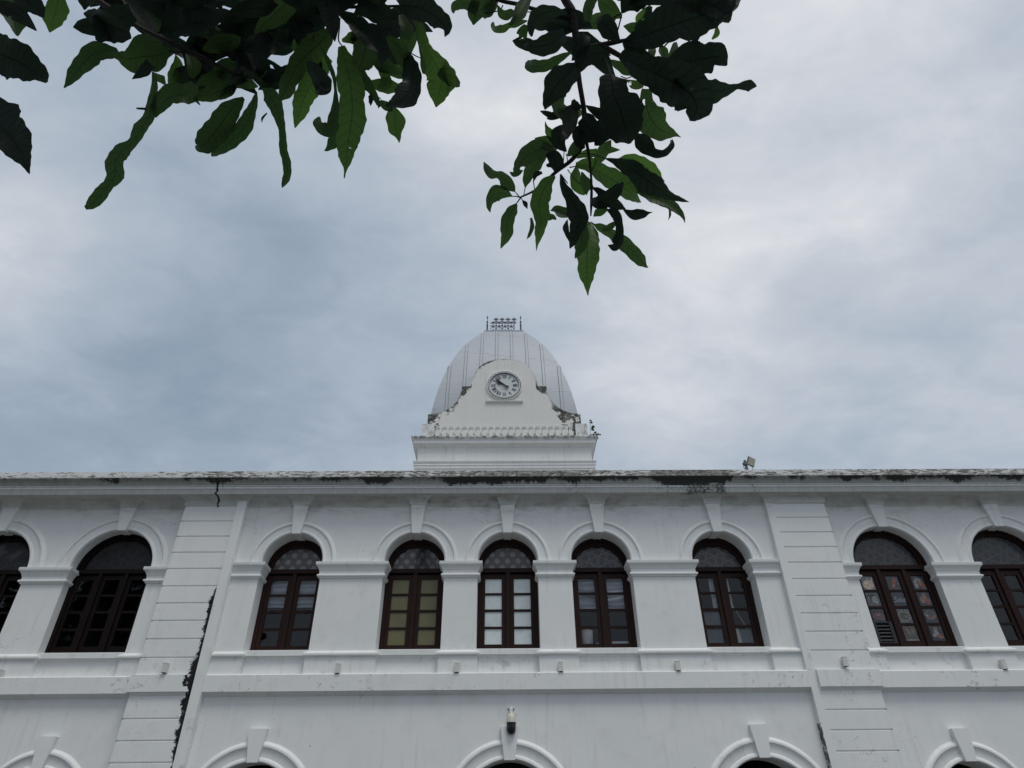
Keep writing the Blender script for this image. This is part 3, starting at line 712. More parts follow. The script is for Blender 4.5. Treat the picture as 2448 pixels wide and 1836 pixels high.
for v in bm.verts: v.co -= Vector((0, 16, 0))
bm.to_mesh(me); bm.free(); me.materials.append(M['gable'])
at = me.attributes.new('edge', 'FLOAT', 'POINT')
at.data.foreach_set('value', [edge_dist(v.co.x, v.co.z-GZ) for v in me.vertices])
gb = bpy.data.objects.new('gable', me); COL.objects.link(gb); gb.parent = tower
bal = MB()
for k in range(21):
    x = -1.94+.1985*k
    bal.box(x-.055, x+.055, YG-.045, YG, 10.455, 10.485); bal.box(x-.048, x+.048, YG-.028, YG, 10.05, 10.455); bal.box(x-.058, x+.058, YG-.05, YG, 10.41, 10.43)
    bal.prism([(x-.050, 10.10), (x+.050, 10.10), (x+.085, 10.255), (x-.085, 10.255)], YG-.09, YG)
bal.build('balustrade_band', 'cream_plaster', tower, TB)
# clock
ZC, YK = 11.97, YG-.03
cp = MB(); cp.box(GX-.565, GX+.565, YG-.022, YG, 11.375, 12.50); cp.sweep([(-.02, 11.34), (.0, 11.34), (.05, 11.36), (.055, 11.385), (-.02, 11.40)], [(GX-.575, YG-.01), (GX+.575, YG-.01)])
cp.build('clock_panel', 'cream_plaster', tower, TB)
def disc_ring(mb, c, z, prof, n=64):
    mb.grid([[(c+r*sin(2*pi*k/n), y, z+r*cos(2*pi*k/n)) for r, y in prof] for k in range(n+1)])
rg_ = MB(); disc_ring(rg_, GX, ZC, [(.465, YK), (.465, YK-.045), (.475, YK-.06), (.490, YK-.06), (.498, YK-.045), (.500, YK)]); rg_.build('clock_rim', 'ring', tower, TB, smooth=40)
rg_ = MB(); disc_ring(rg_, GX, ZC, [(.456, YK+.01), (.456, YK-.028), (.466, YK-.030)]); disc_ring(rg_, GX, ZC, [(.4995, YK), (.507, YK-.02), (.507, YK+.01)]); rg_.build('rim_shadow_gap', 'black', tower, TB)
rg_ = MB(); disc_ring(rg_, GX, ZC, [(.512, YK+.01), (.520, YK-.03), (.540, YK-.045), (.560, YK-.03), (.568, YK+.01)]); rg_.build('clock_surround', 'cream_plaster', tower, TB, smooth=40)
dl = MB(); dl.face([(GX+.455*sin(2*pi*k/64), YK-.004, ZC+.455*cos(2*pi*k/64)) for k in range(64)][::-1]); dl.build('clock_dial', 'dial', tower, TB)
nm = MB()
def bar(mb, ang, x0, y0, x1, y1, wd, yy):
    d = Vector((x1-x0, y1-y0)); nn = Vector((-d.y, d.x)).normalized()*wd/2; ca, sa = cos(ang), sin(ang)
    mb.face([(GX+px*ca+py*sa, yy, ZC-px*sa+py*ca) for px, py in ((x0+nn.x, y0+nn.y), (x1+nn.x, y1+nn.y), (x1-nn.x, y1-nn.y), (x0-nn.x, y0-nn.y))])
R0, R1 = .272, .408
ADV = {'I': .034, 'V': .072, 'X': .076}
for h_, txt in enumerate(['XII', 'I', 'II', 'III', 'IV', 'V', 'VI', 'VII', 'VIII', 'IX', 'X', 'XI']):
    a = radians(30*h_); wd = sum(ADV[ch] for ch in txt); x = -wd/2
    for ch in txt:
        w2 = ADV[ch]; yy = YK-.008
        if ch == 'I': bar(nm, a, x+w2/2, R0, x+w2/2, R1, .022, yy)
        if ch == 'V': bar(nm, a, x+.010, R1, x+w2/2, R0, .023, yy); bar(nm, a, x+w2-.010, R1, x+w2/2, R0, .008, yy-.001)
        if ch == 'X': bar(nm, a, x+.010, R1, x+w2-.010, R0, .023, yy); bar(nm, a, x+w2-.010, R1, x+.010, R0, .008, yy-.001)
        x += w2
for k, (xx, ww) in enumerate(((-.092, .014), (-.066, .012), (-.042, .014), (-.018, .012), (.006, .014), (.030, .012), (.054, .013), (.078, .012))): bar(nm, 0, xx, -.158, xx+ww, -.158, .016, YK-.008)
nm.build('numerals', 'black', tower, TB, recalc=False)
def hand(ang, L, wbase, bulge, yy, name):
    mb = MB(); a = radians(ang); ca, sa = cos(a), sin(a)
    pr = [(-.020, -.12), (.020, -.12), (.030, -.155), (-.030, -.155)]
    pl = [(-.030, -.15), (.030, -.15), (wbase*.6, -.05), (wbase*.7, .1*L), (wbase*.5, .42*L), (bulge*.55, .50*L), (bulge, .66*L), (bulge*.6, .76*L), (bulge*.75, .82*L), (.012, .92*L), (0, L), (-.012, .92*L), (-bulge*.75, .82*L), (-bulge*.6, .76*L), (-bulge, .66*L), (-bulge*.55, .50*L), (-wbase*.5, .42*L), (-wbase*.7, .1*L), (-wbase*.6, -.05)]
    mb.prism([(GX+x*ca+z*sa, ZC-x*sa+z*ca) for x, z in pl], yy-.012, yy, True); mb.build(name, 'black', tower, TB)
hand(-64.5, .27, .032, .056, YK-.022, 'hour_hand'); hand(-48.6, .385, .030, .046, YK-.04, 'minute_hand')
# dome: four curved sheet metal faces meeting at hips
XD, YD = .047, 19.36
DP = [(2.25, 10.80), (2.244, 10.95), (2.194, 11.37), (2.11, 11.90), (1.98, 12.52), (1.83, 13.08), (1.66, 13.64), (1.44, 14.20), (1.21, 14.67), (.97, 15.10), (.74, 15.46)]
def dome_w(z):
    for (w0, z0), (w1, z1) in zip(DP, DP[1:]):
        if z <= z1: return w0+(w1-w0)*(z-z0)/(z1-z0)
    return DP[-1][0]
NZ = 40; zs_ = [10.80+(15.46-10.80)*k/NZ for k in range(NZ+1)]
def wsm(z):   # softened profile
    return sum(dome_w(min(15.46, max(10.8, z+d)))*q_ for d, q_ in ((-.2, .2), (0, .6), (.2, .2)))
dm = MB(); dm.grid([[(XD-wsm(z), YD-wsm(z), z), (XD+wsm(z), YD-wsm(z), z), (XD+wsm(z), YD+wsm(z), z), (XD-wsm(z), YD+wsm(z), z)] for z in zs_], True)
cw_ = .715
dm.box(XD-cw_, XD+cw_, YD-cw_, YD+cw_, 15.44, 15.575)
dm.build('dome', 'zinc', tower, TB, smooth=30)
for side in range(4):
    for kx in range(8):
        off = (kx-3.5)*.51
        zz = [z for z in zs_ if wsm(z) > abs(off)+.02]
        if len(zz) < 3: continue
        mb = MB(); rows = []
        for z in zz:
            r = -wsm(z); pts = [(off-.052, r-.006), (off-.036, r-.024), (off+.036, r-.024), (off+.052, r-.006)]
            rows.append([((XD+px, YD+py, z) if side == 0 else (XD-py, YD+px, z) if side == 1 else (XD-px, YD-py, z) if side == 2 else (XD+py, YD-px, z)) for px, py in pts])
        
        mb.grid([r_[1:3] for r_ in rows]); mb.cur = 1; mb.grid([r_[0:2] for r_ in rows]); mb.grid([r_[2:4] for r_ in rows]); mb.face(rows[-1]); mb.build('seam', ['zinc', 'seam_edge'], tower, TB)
# ironwork cresting and finials on the dome's flat top
def blade(mb, x, y, z, ang, L, wd):
    ca, sa = sin(ang), cos(ang); pts = [(0, 0), (wd, L*.45), (wd*.35, L*.72), (0, L), (-wd*.35, L*.72), (-wd, L*.45)]
    mb.prism([(x+px*sa+pz*ca, z-px*ca+pz*sa) for px, pz in pts], y-.008, y+.008, True)
def flower(mb, x, y, z, s):
    for a, L in ((0, 1.25), (.75, 1.0), (-.75, 1.0), (1.45, .85), (-1.45, .85)): blade(mb, x, y, z, a, s*L, s*.17)
for yy in (18.76, 19.96):
    cr = MB(); zb = 15.57; xt = [-.243, -.022, .199, .42]; xs_ = [-.354, -.132, .088, .31]
    cr.box(-.455, .50, yy-.012, yy+.012, 16.0, 16.03); cr.box(-.455, .43, yy-.006, yy+.006, 15.855, 15.875); cr.box(-.455, .42, yy-.010, yy+.010, zb, zb+.05)
    for x in xt:
        cr.box(x-.015, x+.015, yy-.012, yy+.012, zb, 16.22); flower(cr, x, yy, 16.165, .125)
        for sx in (-1, 1): blade(cr, x, yy, 16.13, pi+sx*.7, .13, .014)
    for x in xs_:
        cr.box(x-.011, x+.011, yy-.008, yy+.008, 15.84, 16.02); blade(cr, x, yy, 15.78, 0, .13, .03); flower(cr, x, yy, 16.03, .075); flower(cr, x, yy, zb+.04, .13)
        for sx in (-1, 1):
            blade(cr, x+sx*.05, yy, 15.865, sx*.9, .07, .016); blade(cr, x+sx*.05, yy, 15.865, -sx*.9, .05, .014)
            cr.tube([(x, yy, 15.865), (x+sx*.05, yy, 15.80), (x+sx*.105, yy, 15.74)], .012, 6)
    cr.build('cresting', 'iron', tower, TB)
for x, y in ((XD-.615, 18.76), (XD+.615, 18.76), (XD-.615, 19.96), (XD+.615, 19.96)):
    fn = MB(); fn.lathe((x, y, 15.57), [(.052, 0), (.034, .03), (.030, .20), (.026, .33), (.036, .35), (.030, .38), (.014, .42), (.016, .45), (.034, .47), (.034, .50), (.014, .52), (.010, .66), (.012, .67), (.030, .69), (.030, .715), (.012, .73), (.006, .80), (.0015, .83)], 12)
    fn.build('finial', 'iron', tower, TB, smooth=45)

# ------------------------------------------------------------------ things fixed to or kept in the building
def wall_lamp(x, y, z, label):
    t = tag(empty('wall_lamp', (x, y, z)), label, 'wall lamp', 'small wall lamps above the string course')
    b = MB(); b.sweep([(-.049, -.09), (.0, -.09), (.0, .085), (-.049, .09)], [(.049, .049), (-.049, .049), (-.049, -.049), (.049, -.049)], closed=True)
    b = MB(); b.box(x-.05, x+.05, y-.125, y-.03, z-.085, z+.09); b.box(x-.056, x+.056, y-.131, y-.026, z-.098, z-.085)
    b.box(x-.054, x+.054, y-.129, y-.028, z+.09, z+.10); b.build('body', 'lamp', t, (x, y, z))
    b = MB(); b.box(x-.035, x+.035, y-.03, y, z-.05, z+.05); b.build('bracket', 'lamp', t, (x, y, z))
    b = MB(); b.lathe((x, y-.078, z-.11), [(.036, 0), (.040, .006), (.040, .012)], 16); b.build('lens', 'lens', t, (x, y, z))
yq = YC-.05
for x, y, z, lb in ((-11.23, YW-.05, 3.37, 'boxy grey wall lamp at the far left edge, left of the large dark window'),
                    (-7.51, YP, 3.445, 'boxy grey wall lamp on the left grooved pilaster beside the black mould'),
                    (-3.70, yq, 3.425, 'boxy grey wall lamp between the white blind window and the olive paned window'),
                    (-1.045, yq, 3.425, 'boxy grey wall lamp between the olive paned window and the white paned window'),
                    (1.288, yq, 3.425, 'boxy grey wall lamp between the white paned window and the bucket window'),
                    (3.93, yq, 3.425, 'boxy grey wall lamp between the bucket window and the curtain strip window'),
                    (7.70, YP, 3.47, 'boxy grey wall lamp on the right grooved pilaster left of the food picture window'),
                    (11.40, YW-.05, 3.42, 'boxy grey wall lamp at the far right, just past the food picture window')):
    wall_lamp(x, y, z, lb)

x, y, z = .168, YC, 2.50
t = tag(empty('security_camera', (x, y, z)), 'cream topped security camera with black dome above the middle ground arch', 'camera')
b = MB(); b.box(x-.085, x+.085, y-.02, y, z-.02, z+.13); b.build('mount_plate', 'white_plastic', t, (x, y, z))
b = MB()
for sx in (-1, 1): b.lathe((x+sx*.058, y-.028, z+.085), [(.001, -.016), (.013, -.012), (.013, .012), (.001, .016)], 10)
b.build('bolt', 'black', t, (x, y, z))
b = MB(); b.tube([(x, y-.01, z+.07), (x, y-.09, z+.075), (x, y-.15, z+.06), (x, y-.155, z-.02)], [.038, .034, .032, .034], 12); b.build('arm', 'white_plastic', t, (x, y, z))
b = MB(); b.tube([(x+.04, y-.15, z-.02), (x+.09, y-.10, z+.0), (x+.13, y-.01, z+.01)], .006, 6); b.build('cable', 'white_plastic', t, (x, y, z))
b = MB(); b.lathe((x, y-.155, z), [(.03, -.02), (.06, -.03), (.084, -.065), (.097, -.12), (.103, -.185), (.103, -.20)], 24); b.build('housing', 'cream', t, (x, y, z), smooth=40)
b = MB(); b.lathe((x, y-.155, z), [(.108, -.198), (.108, -.225), (.098, -.228), (.097, -.33), (.088, -.375), (.060, -.41), (.03, -.422), (.002, -.425)], 24); b.build('dome', 'smoke', t, (x, y, z), smooth=40)

def on(px, py, Y):
    r_ = ray(px, py); return r_*(Y/r_.y)
def rbox(mb, c, R, sx, sy, sz):
    i = len(mb.v); mb.v += [tuple(c+R @ Vector((px*sx, py*sy, pz*sz))) for pz in (-1, 1) for py in (-1, 1) for px in (-1, 1)]
    for q_ in ((0, 2, 3, 1), (4, 5, 7, 6), (0, 1, 5, 4), (2, 6, 7, 3), (0, 4, 6, 2), (1, 3, 7, 5)): mb.f.append(tuple(i+k for k in q_)); mb.mi.append(mb.cur)
fy = 15.9
pb = on(1785.5, 1121, fy); pt = on(1783, 1109, fy); bx = on(1782, 1109, fy); cpp = on(1780.8, 1103, fy); hc = on(1796.5, 1103.5, fy)
x, y, z = pb.x+.03, fy, 8.145
t = tag(empty('floodlight', (x, y, z)), 'yellowed square floodlight tilted on a dark post above the cornice', 'floodlight')
b = MB(); b.tube([(x, y, z-.01), tuple(pb), tuple(pt)], [.046, .040, .036], 12); b.build('post', 'galv', t, (x, y, z))
b = MB(); b.box(bx.x-.05, bx.x+.045, fy-.06, fy+.04, bx.z-.045, bx.z+.04); b.lathe((cpp.x, fy, cpp.z-.04), [(.036, 0), (.038, .05), (.03, .072), (.006, .078)], 14); b.lathe((bx.x-.055, fy, bx.z-.02), [(.022, 0), (.026, .03), (.02, .05)], 10)
b.tube([tuple(bx), (hc.x-.04, fy+.03, hc.z-.02)], .018, 8); b.build('junction_box', 'galv', t, (x, y, z))
ex = Vector((.153, .06, -.05)).normalized(); dn = Vector((.05, .05, -.17)); dn = (dn-ex*dn.dot(ex)).normalized(); ny = (-dn).cross(ex)
rr = Matrix((ex, ny, -dn)).transposed()
b = MB(); rbox(b, hc+ny*.024, rr, .108, .024, .120); b.build('head', 'galv', t, (x, y, z))
b = MB(); rbox(b, hc-ny*.003, rr, .101, .005, .113); b.build('lamp_glass', 'panel', t, (x, y, z))
b = MB(); b.tube([(bx.x-.05, fy, bx.z-.03), (bx.x-.07, fy, bx.z-.08), (bx.x-.05, fy, bx.z-.14), (bx.x, fy, bx.z-.22), (x, fy, z)], .008, 6); b.tube([(hc.x+.01, fy+.02, hc.z-.09), (hc.x+.02, fy+.02, hc.z-.15), (hc.x-.01, fy+.02, hc.z-.21), (hc.x-.06, fy+.02, z)], .008, 6); b.build('cable', 'cable', t, (x, y, z))

# weed on the tower ledge
random.seed(5)
x, y, z = 2.60, 17.0, 10.03
t = tag(empty('weed', (x, y, z)), 'small leafy weed rooted on the ledge at the right corner of the clock tower', 'weed')
b = MB(); st = [[(x, y, z), (x+.0, y-.02, z+.22), (x+.02, y-.03, z+.46), (x-.01, y-.03, z+.60)], [(x, y, z), (x+.10, y-.03, z+.12), (x+.18, y-.05, z+.13), (x+.25, y-.06, z+.08)], [(x, y, z), (x-.05, y, z+.05)]]
for s_ in st: b.tube(s_, .006, 6)
b.build('stem', 'twig', t, (x, y, z))
b = MB()
for px, py, pz, L in ((0, -.03, .60, .09), (.05, -.03, .50, .11), (.07, -.03, .44, .12), (.02, -.02, .30, .10), (.05, -.03, .27, .09), (.10, -.03, .17, .10), (.13, -.04, .13, .10), (.20, -.05, .15, .08), (.25, -.06, .08, .07), (.06, -.02, .06, .11), (.02, -.04, .05, .12), (.10, -.02, .03, .10), (-.03, -.03, .04, .10), (.0, -.06, .02, .13), (.06, -.07, .03, .12), (.12, -.05, .05, .11), (-.06, -.05, .02, .11), (.03, -.03, .38, .11), (.01, -.04, .54, .10), (.16, -.05, .03, .10)):
    a = random.uniform(-1.2, 1.6); d = Vector((cos(a), random.uniform(-.3, .3), sin(a)*.6)).normalized(); sd = d.cross(Vector((random.uniform(-.4, .4), 1, .4))).normalized()
    p = Vector((x+px, y+py, z+pz)); b.face([p, p+d*L*.45+sd*L*.36, p+d*L*.75+sd*L*.22, p+d*L, p+d*L*.72-sd*L*.25, p+d*L*.4-sd*L*.34])
b.build('leaves', simple('weed_green', (.035, .062, .02), .6), t, (x, y, z), recalc=False)

# blinds, curtains and oddments behind the glass
def cloth_sheet(name, x0, x1, y, prof, wav, label, cat, mat='cloth'):
    """hanging cloth: profile of (z, bulge) swept across the window with sagging folds"""
    mb = MB(); nx = 22; rows = []
    for i in range(nx+1):
        u = i/nx; xx = x0+(x1-x0)*u
        rows.append([(xx, y-bg+.012*sin(9*u+zz*7), zz+wav*(-sin(pi*u)*.6+.4*sin(6.3*u+zz*11))*min(1, k/3)) for k, (zz, bg) in enumerate(prof)])
    mb.grid(rows); o = mb.build(name, mat, None, ((x0+x1)/2, y, prof[-1][0]), smooth=60); tag(o, label, cat); return o
pr = []
for k in range(4):
    z0 = 5.62-k*.145; pr += [(z0, 0), (z0-.035, .035), (z0-.08, .075), (z0-.115, .055), (z0-.125, .012), (z0-.14, .0)]
pr = [(5.72, 0)]+pr+[(5.03, .03), (5.0, .03)]
cloth_sheet('window_blind', CEN[0]-.62, CEN[0]+.62, 16.62, pr, .0, 'flat white roman blind half lowered behind the window left of the olive panes', 'blind')
pr = [(5.75, 0)]
for k in range(5):
    z0 = 5.66-k*.135; pr += [(z0, 0), (z0-.03, .05), (z0-.075, .10), (z0-.105, .06), (z0-.12, .01)]
cloth_sheet('window_blind', CEN[3]-.62, CEN[3]+.62, 16.64, pr+[(4.96, .04), (4.93, .03)], .09, 'white roman blind with sagging wavy folds in the window above the bucket', 'blind')
x = CEN[3]-.40; bz = 3.98
t = MB(); t.lathe((x, 16.68, bz), [(.115, 0), (.125, .02), (.150, .40), (.160, .41), (.160, .43), (.148, .43), (.118, .03)], 24)
tag(t.build('bucket', 'white_plastic', None, (x, 16.68, bz), smooth=40), 'white plastic bucket standing on the inner ledge at the lower left panes', 'bucket')
t = MB(); t.lathe((x+.30, 16.70, bz), [(.07, 0), (.10, .05), (.11, .13), (.08, .16), (.02, .17)], 18)
tag(t.build('bowl', 'white_plastic', None, (x+.30, 16.70, bz), smooth=40), 'small white upturned bowl beside the bucket in the window', 'bowl')
t = MB(); t.box(CEN[3]+.10, CEN[3]+.62, 16.56, 16.80, 3.98, 4.14)
tag(t.build('box', 'white_plastic', None, (CEN[3]+.36, 16.68, 3.98)), 'flat white box lying on the inner ledge at the lower right panes', 'box')
t = MB(); t.box(CEN[3]-.62, CEN[3]+.62, 16.53, 16.95, 3.90, 3.98); led = t.build('inner_ledge', 'dark_room', bld, (0, 16, -GZ))
cloth_sheet('curtain', CEN[4]-.25, CEN[4]-.13, 16.60, [(5.75, 0), (5.4, .01), (5.1, .02), (4.93, .01)], .02, 'white curtain strip left of the centre bar, in the window beside the right pilaster', 'curtain')
cloth_sheet('curtain', CEN[4]+.13, CEN[4]+.25, 16.60, [(5.75, 0), (5.4, .01), (5.1, .02), (4.88, .01)], .02, 'white curtain strip right of the centre bar, in the window beside the right pilaster', 'curtain')
t = MB(); t.tube([(CEN[4]+.16, 16.62, 5.20), (CEN[4]+.55, 16.75, 4.45)], .014, 8)
tag(t.build('pole', 'cream', None, (CEN[4]+.55, 16.75, 4.45)), 'thin pale pole leaning across the right panes of the curtain strip window', 'pole')
t = MB(); t.face([(CEN[4]+.155, 16.50, 4.07), (CEN[4]+.27, 16.50, 4.07), (CEN[4]+.24, 16.51, 4.41), (CEN[4]+.155, 16.51, 4.41)]); t.face([(CEN[4]+.155, 16.503, 4.07), (CEN[4]+.155, 16.513, 4.41), (CEN[4]+.24, 16.513, 4.41), (CEN[4]+.27, 16.503, 4.07)])
tag(t.build('paper', 'cream', None, (CEN[4]+.2, 16.5, 4.07)), 'torn cream paper against the lowest right pane of the curtain strip window', 'paper')
for nm_, a, r, lb in (('film', 0, 3, 'cloudy plastic sheet behind the lowest left pane of the curtain strip window'), ('film', 0, 2, 'cloudy plastic sheet behind the second lowest left pane of the curtain strip window'), ('film', 1, 3, 'cloudy crinkled plastic behind the lowest right pane of the curtain strip window')):
    x0, x1 = C2[a]; z0, z1 = ROWS[r]; xo = .10 if a else .01
    t = MB(); t.box(CEN[4]+x0+xo, CEN[4]+x1-.005, 16.52, 16.524, z0+.004, z1-.03); tag(t.build('plastic_sheet', 'cloudy', None, (CEN[4]+x0, 16.52, z0)), lb, 'sheet')
# dead creeper hanging over the second fanlight
random.seed(11); t = MB(); c = CEN[1]
for k in range(16):
    px, pz = c+.13+random.uniform(-.06, .08), 6.47; pts = [(px, YFC+.03, pz)]
    while pz > 5.92 and len(pts) < 12:
        px += random.uniform(-.065, .075); pz -= random.uniform(.03, .085); pts.append((min(px, c+.50), YFC+.03-random.uniform(0, .04), pz))
    t.tube(pts, .0045, 5)
tag(t.build('creeper', 'twig', None, (c+.15, YFC, 5.9)), 'dead dark creeper hanging over the fanlight of the olive paned window', 'creeper')

# food pictures in the right wing window
WR = wins[8]; cR, yR = WR['c'], WR['yf']
def art(name, col, var=.5, sc=18):
    m, t, bs, _ = new_mat(name); pos = t.new('ShaderNodeNewGeometry').outputs['Position']
    n = t.noise(pos, sc, 6, .7, .6); v = t.vor(pos, sc*1.6)
    c = t.mix(n, tuple(x*(1.2-var) for x in col), tuple(min(.9, x*(1.25+var)) for x in col)); c = t.mix(t.step(v, .5, .9), c, tuple(x*.45 for x in col))
    t.put(bs.inputs['Base Color'], c); bs.inputs['Roughness'].default_value = .4; return m
A = {k_: art('print_'+k_, v_) for k_, v_ in dict(slate=(.075, .080, .090), tan=(.50, .38, .25), orange=(.58, .25, .13), red=(.50, .13, .09), white=(.75, .75, .71), green=(.15, .20, .08), meat=(.33, .15, .15), brown=(.24, .18, .13), pale=(.58, .55, .46), grey=(.25, .25, .24), egg=(.55, .31, .21), yellow=(.65, .52, .20)).items()}
def ell(mb, x, z, rx, rz, rot, y, n=20):
    ca, sa = cos(rot), sin(rot)
    mb.face([(x+rx*cos(2*pi*k/n)*ca-rz*sin(2*pi*k/n)*sa, y, z+rx*cos(2*pi*k/n)*sa+rz*sin(2*pi*k/n)*ca) for k in range(n)])
PICS = {  # (column, row): label, background, shapes (colour, x, z, rx, rz, rotation) in pane units
 (0, 0): ('food picture of a pale noodle bowl with eggs, top left pane', 'slate', [('tan', .0, -.12, .42, .34, 0), ('pale', -.1, .0, .16, .13, 0), ('orange', .14, .05, .12, .12, 0), ('brown', .05, .34, .10, .16, .4), ('tan', .3, .2, .06, .22, -.4)]),
 (1, 0): ('food picture of a red lobster on dark slate, top middle pane', 'slate', [('red', .05, .05, .14, .40, -.35), ('orange', -.02, -.2, .11, .16, -.3), ('grey', .32, -.05, .08, .10, 0), ('red', .22, .28, .05, .16, .5)]),
 (2, 0): ('food picture of orange fish over white rice, top right pane', 'slate', [('pale', -.05, .12, .30, .22, .6), ('orange', .1, -.05, .34, .16, -.5), ('red', .28, -.25, .18, .12, 0), ('white', -.22, -.22, .14, .16, .2), ('tan', .05, .22, .14, .10, .2)]),
 (0, 1): ('food picture of white florets on dark stone, second left pane', 'grey', [('slate', -.1, .2, .34, .18, .2), ('pale', .12, -.02, .20, .28, -.4), ('white', .22, -.2, .12, .14, .1), ('white', -.28, .12, .05, .10, .2), ('white', .0, .1, .08, .06, 0)]),
 (1, 1): ('dark card with the word Sake in white script, second middle pane', 'slate', []),
 (2, 1): ('food picture of stacked brown eggs, second right pane', 'slate', [('egg', .05, .22, .16, .22, 0), ('egg', -.16, -.06, .17, .25, .2), ('orange', .20, -.1, .15, .16, 0), ('red', .16, -.28, .17, .12, 0)]),
 (0, 2): ('food picture of shredded red meat, third left pane', 'slate', [('meat', .05, .02, .40, .26, .1), ('red', -.1, .06, .22, .10, .4), ('meat', .18, -.14, .22, .14, -.3), ('pale', .05, .1, .16, .03, .5)]),
 (1, 2): ('food picture of a round bowl of green soup, third middle pane', 'grey', [('pale', .0, .0, .44, .36, 0), ('brown', .0, .0, .37, .29, 0), ('green', -.08, .03, .22, .18, .3), ('yellow', .12, -.03, .09, .07, 0), ('pale', -.3, -.38, .16, .05, 0)]),
 (2, 2): ('food picture of a dark plate with orange pieces, third right pane', 'slate', [('grey', .0, .05, .44, .34, 0), ('brown', .02, .12, .30, .20, .1), ('orange', .18, -.12, .18, .09, .2), ('white', -.24, .02, .09, .07, 0), ('orange', -.12, -.14, .12, .06, 0)]),
 (1, 3): ('food picture of grey brown grains with a white strip, bottom middle pane', 'brown', [('tan', -.1, .12, .06, .30, .3), ('grey', .18, .05, .12, .34, -.2), ('tan', .2, .2, .04, .16, .2), ('white', .0, -.44, .50, .05, 0)]),
 (2, 3): ('food picture of a plump orange prawn, bottom right pane', 'slate', [('orange', -.02, .28, .15, .14, 0), ('pale', .0, .0, .14, .26, .5), ('orange', .16, -.2, .24, .14, -.3), ('white', -.2, -.12, .12, .14, .3), ('red', .24, -.14, .12, .08, 0)])}
for (ci, ri), (lb, bgc, shp) in PICS.items():
    a0, a1 = C3[ci]; z0, z1 = ROWS[ri]; x = cR+(a0+a1)/2; zc = (z0+z1)/2; wp, hp = (a1-a0)-.012, (z1-z0)-.012; yp = yR+.064
    names = [bgc]+sorted({s_[0] for s_ in shp if s_[0] != bgc}); mb = MB()
    mb.box(x-wp/2, x+wp/2, yp, yp+.006, z0+.006, z1-.006)
    for k, (cn, px, pz, rx, rz, rt) in enumerate(shp): mb.cur = names.index(cn); ell(mb, x+px*wp, zc+pz*hp, rx*wp, rz*hp, rt, yp-.0006*(k+1))
    o = mb.build('food_picture', [A[n_] for n_ in names], None, (x, yp, z0)); tag(o, lb, 'picture', 'food pictures in the right wing window')
    if not shp:
        cu = bpy.data.curves.new('lettering', 'FONT'); cu.body = 'Sake'; cu.size = .19; cu.shear = .35; cu.align_x = 'CENTER'; cu.extrude = .001
        to = bpy.data.objects.new('lettering', cu); COL.objects.link(to); bpy.context.view_layer.update()
        tm = bpy.data.meshes.new_from_object(to.evaluated_get(bpy.context.evaluated_depsgraph_get())); bpy.data.objects.remove(to)
        tm.materials.append(A['white'] if False else simple('white_lettering', (.70, .72, .74), .4)); lo_ = bpy.data.objects.new('lettering', tm); COL.objects.link(lo_)
        lo_.parent = o; lo_.rotation_euler = (pi/2, 0, 0); lo_.location = (0.01, -.004, .10); lo_.scale = (.85, 1.05, 1)

# ------------------------------------------------------------------ the tree overhead
CROP = {'A': (200, 0, 5.027), 'B': (600, 0, 4.424), 'C': (1150, 0, 5.029), 'D': (1450, 0, 5.027), 'E': (1140, 270, 3.6865), '5': (0, 0, 3.19), '6': (500, 0, 3.403), '7': (1050, 0, 2.304)}
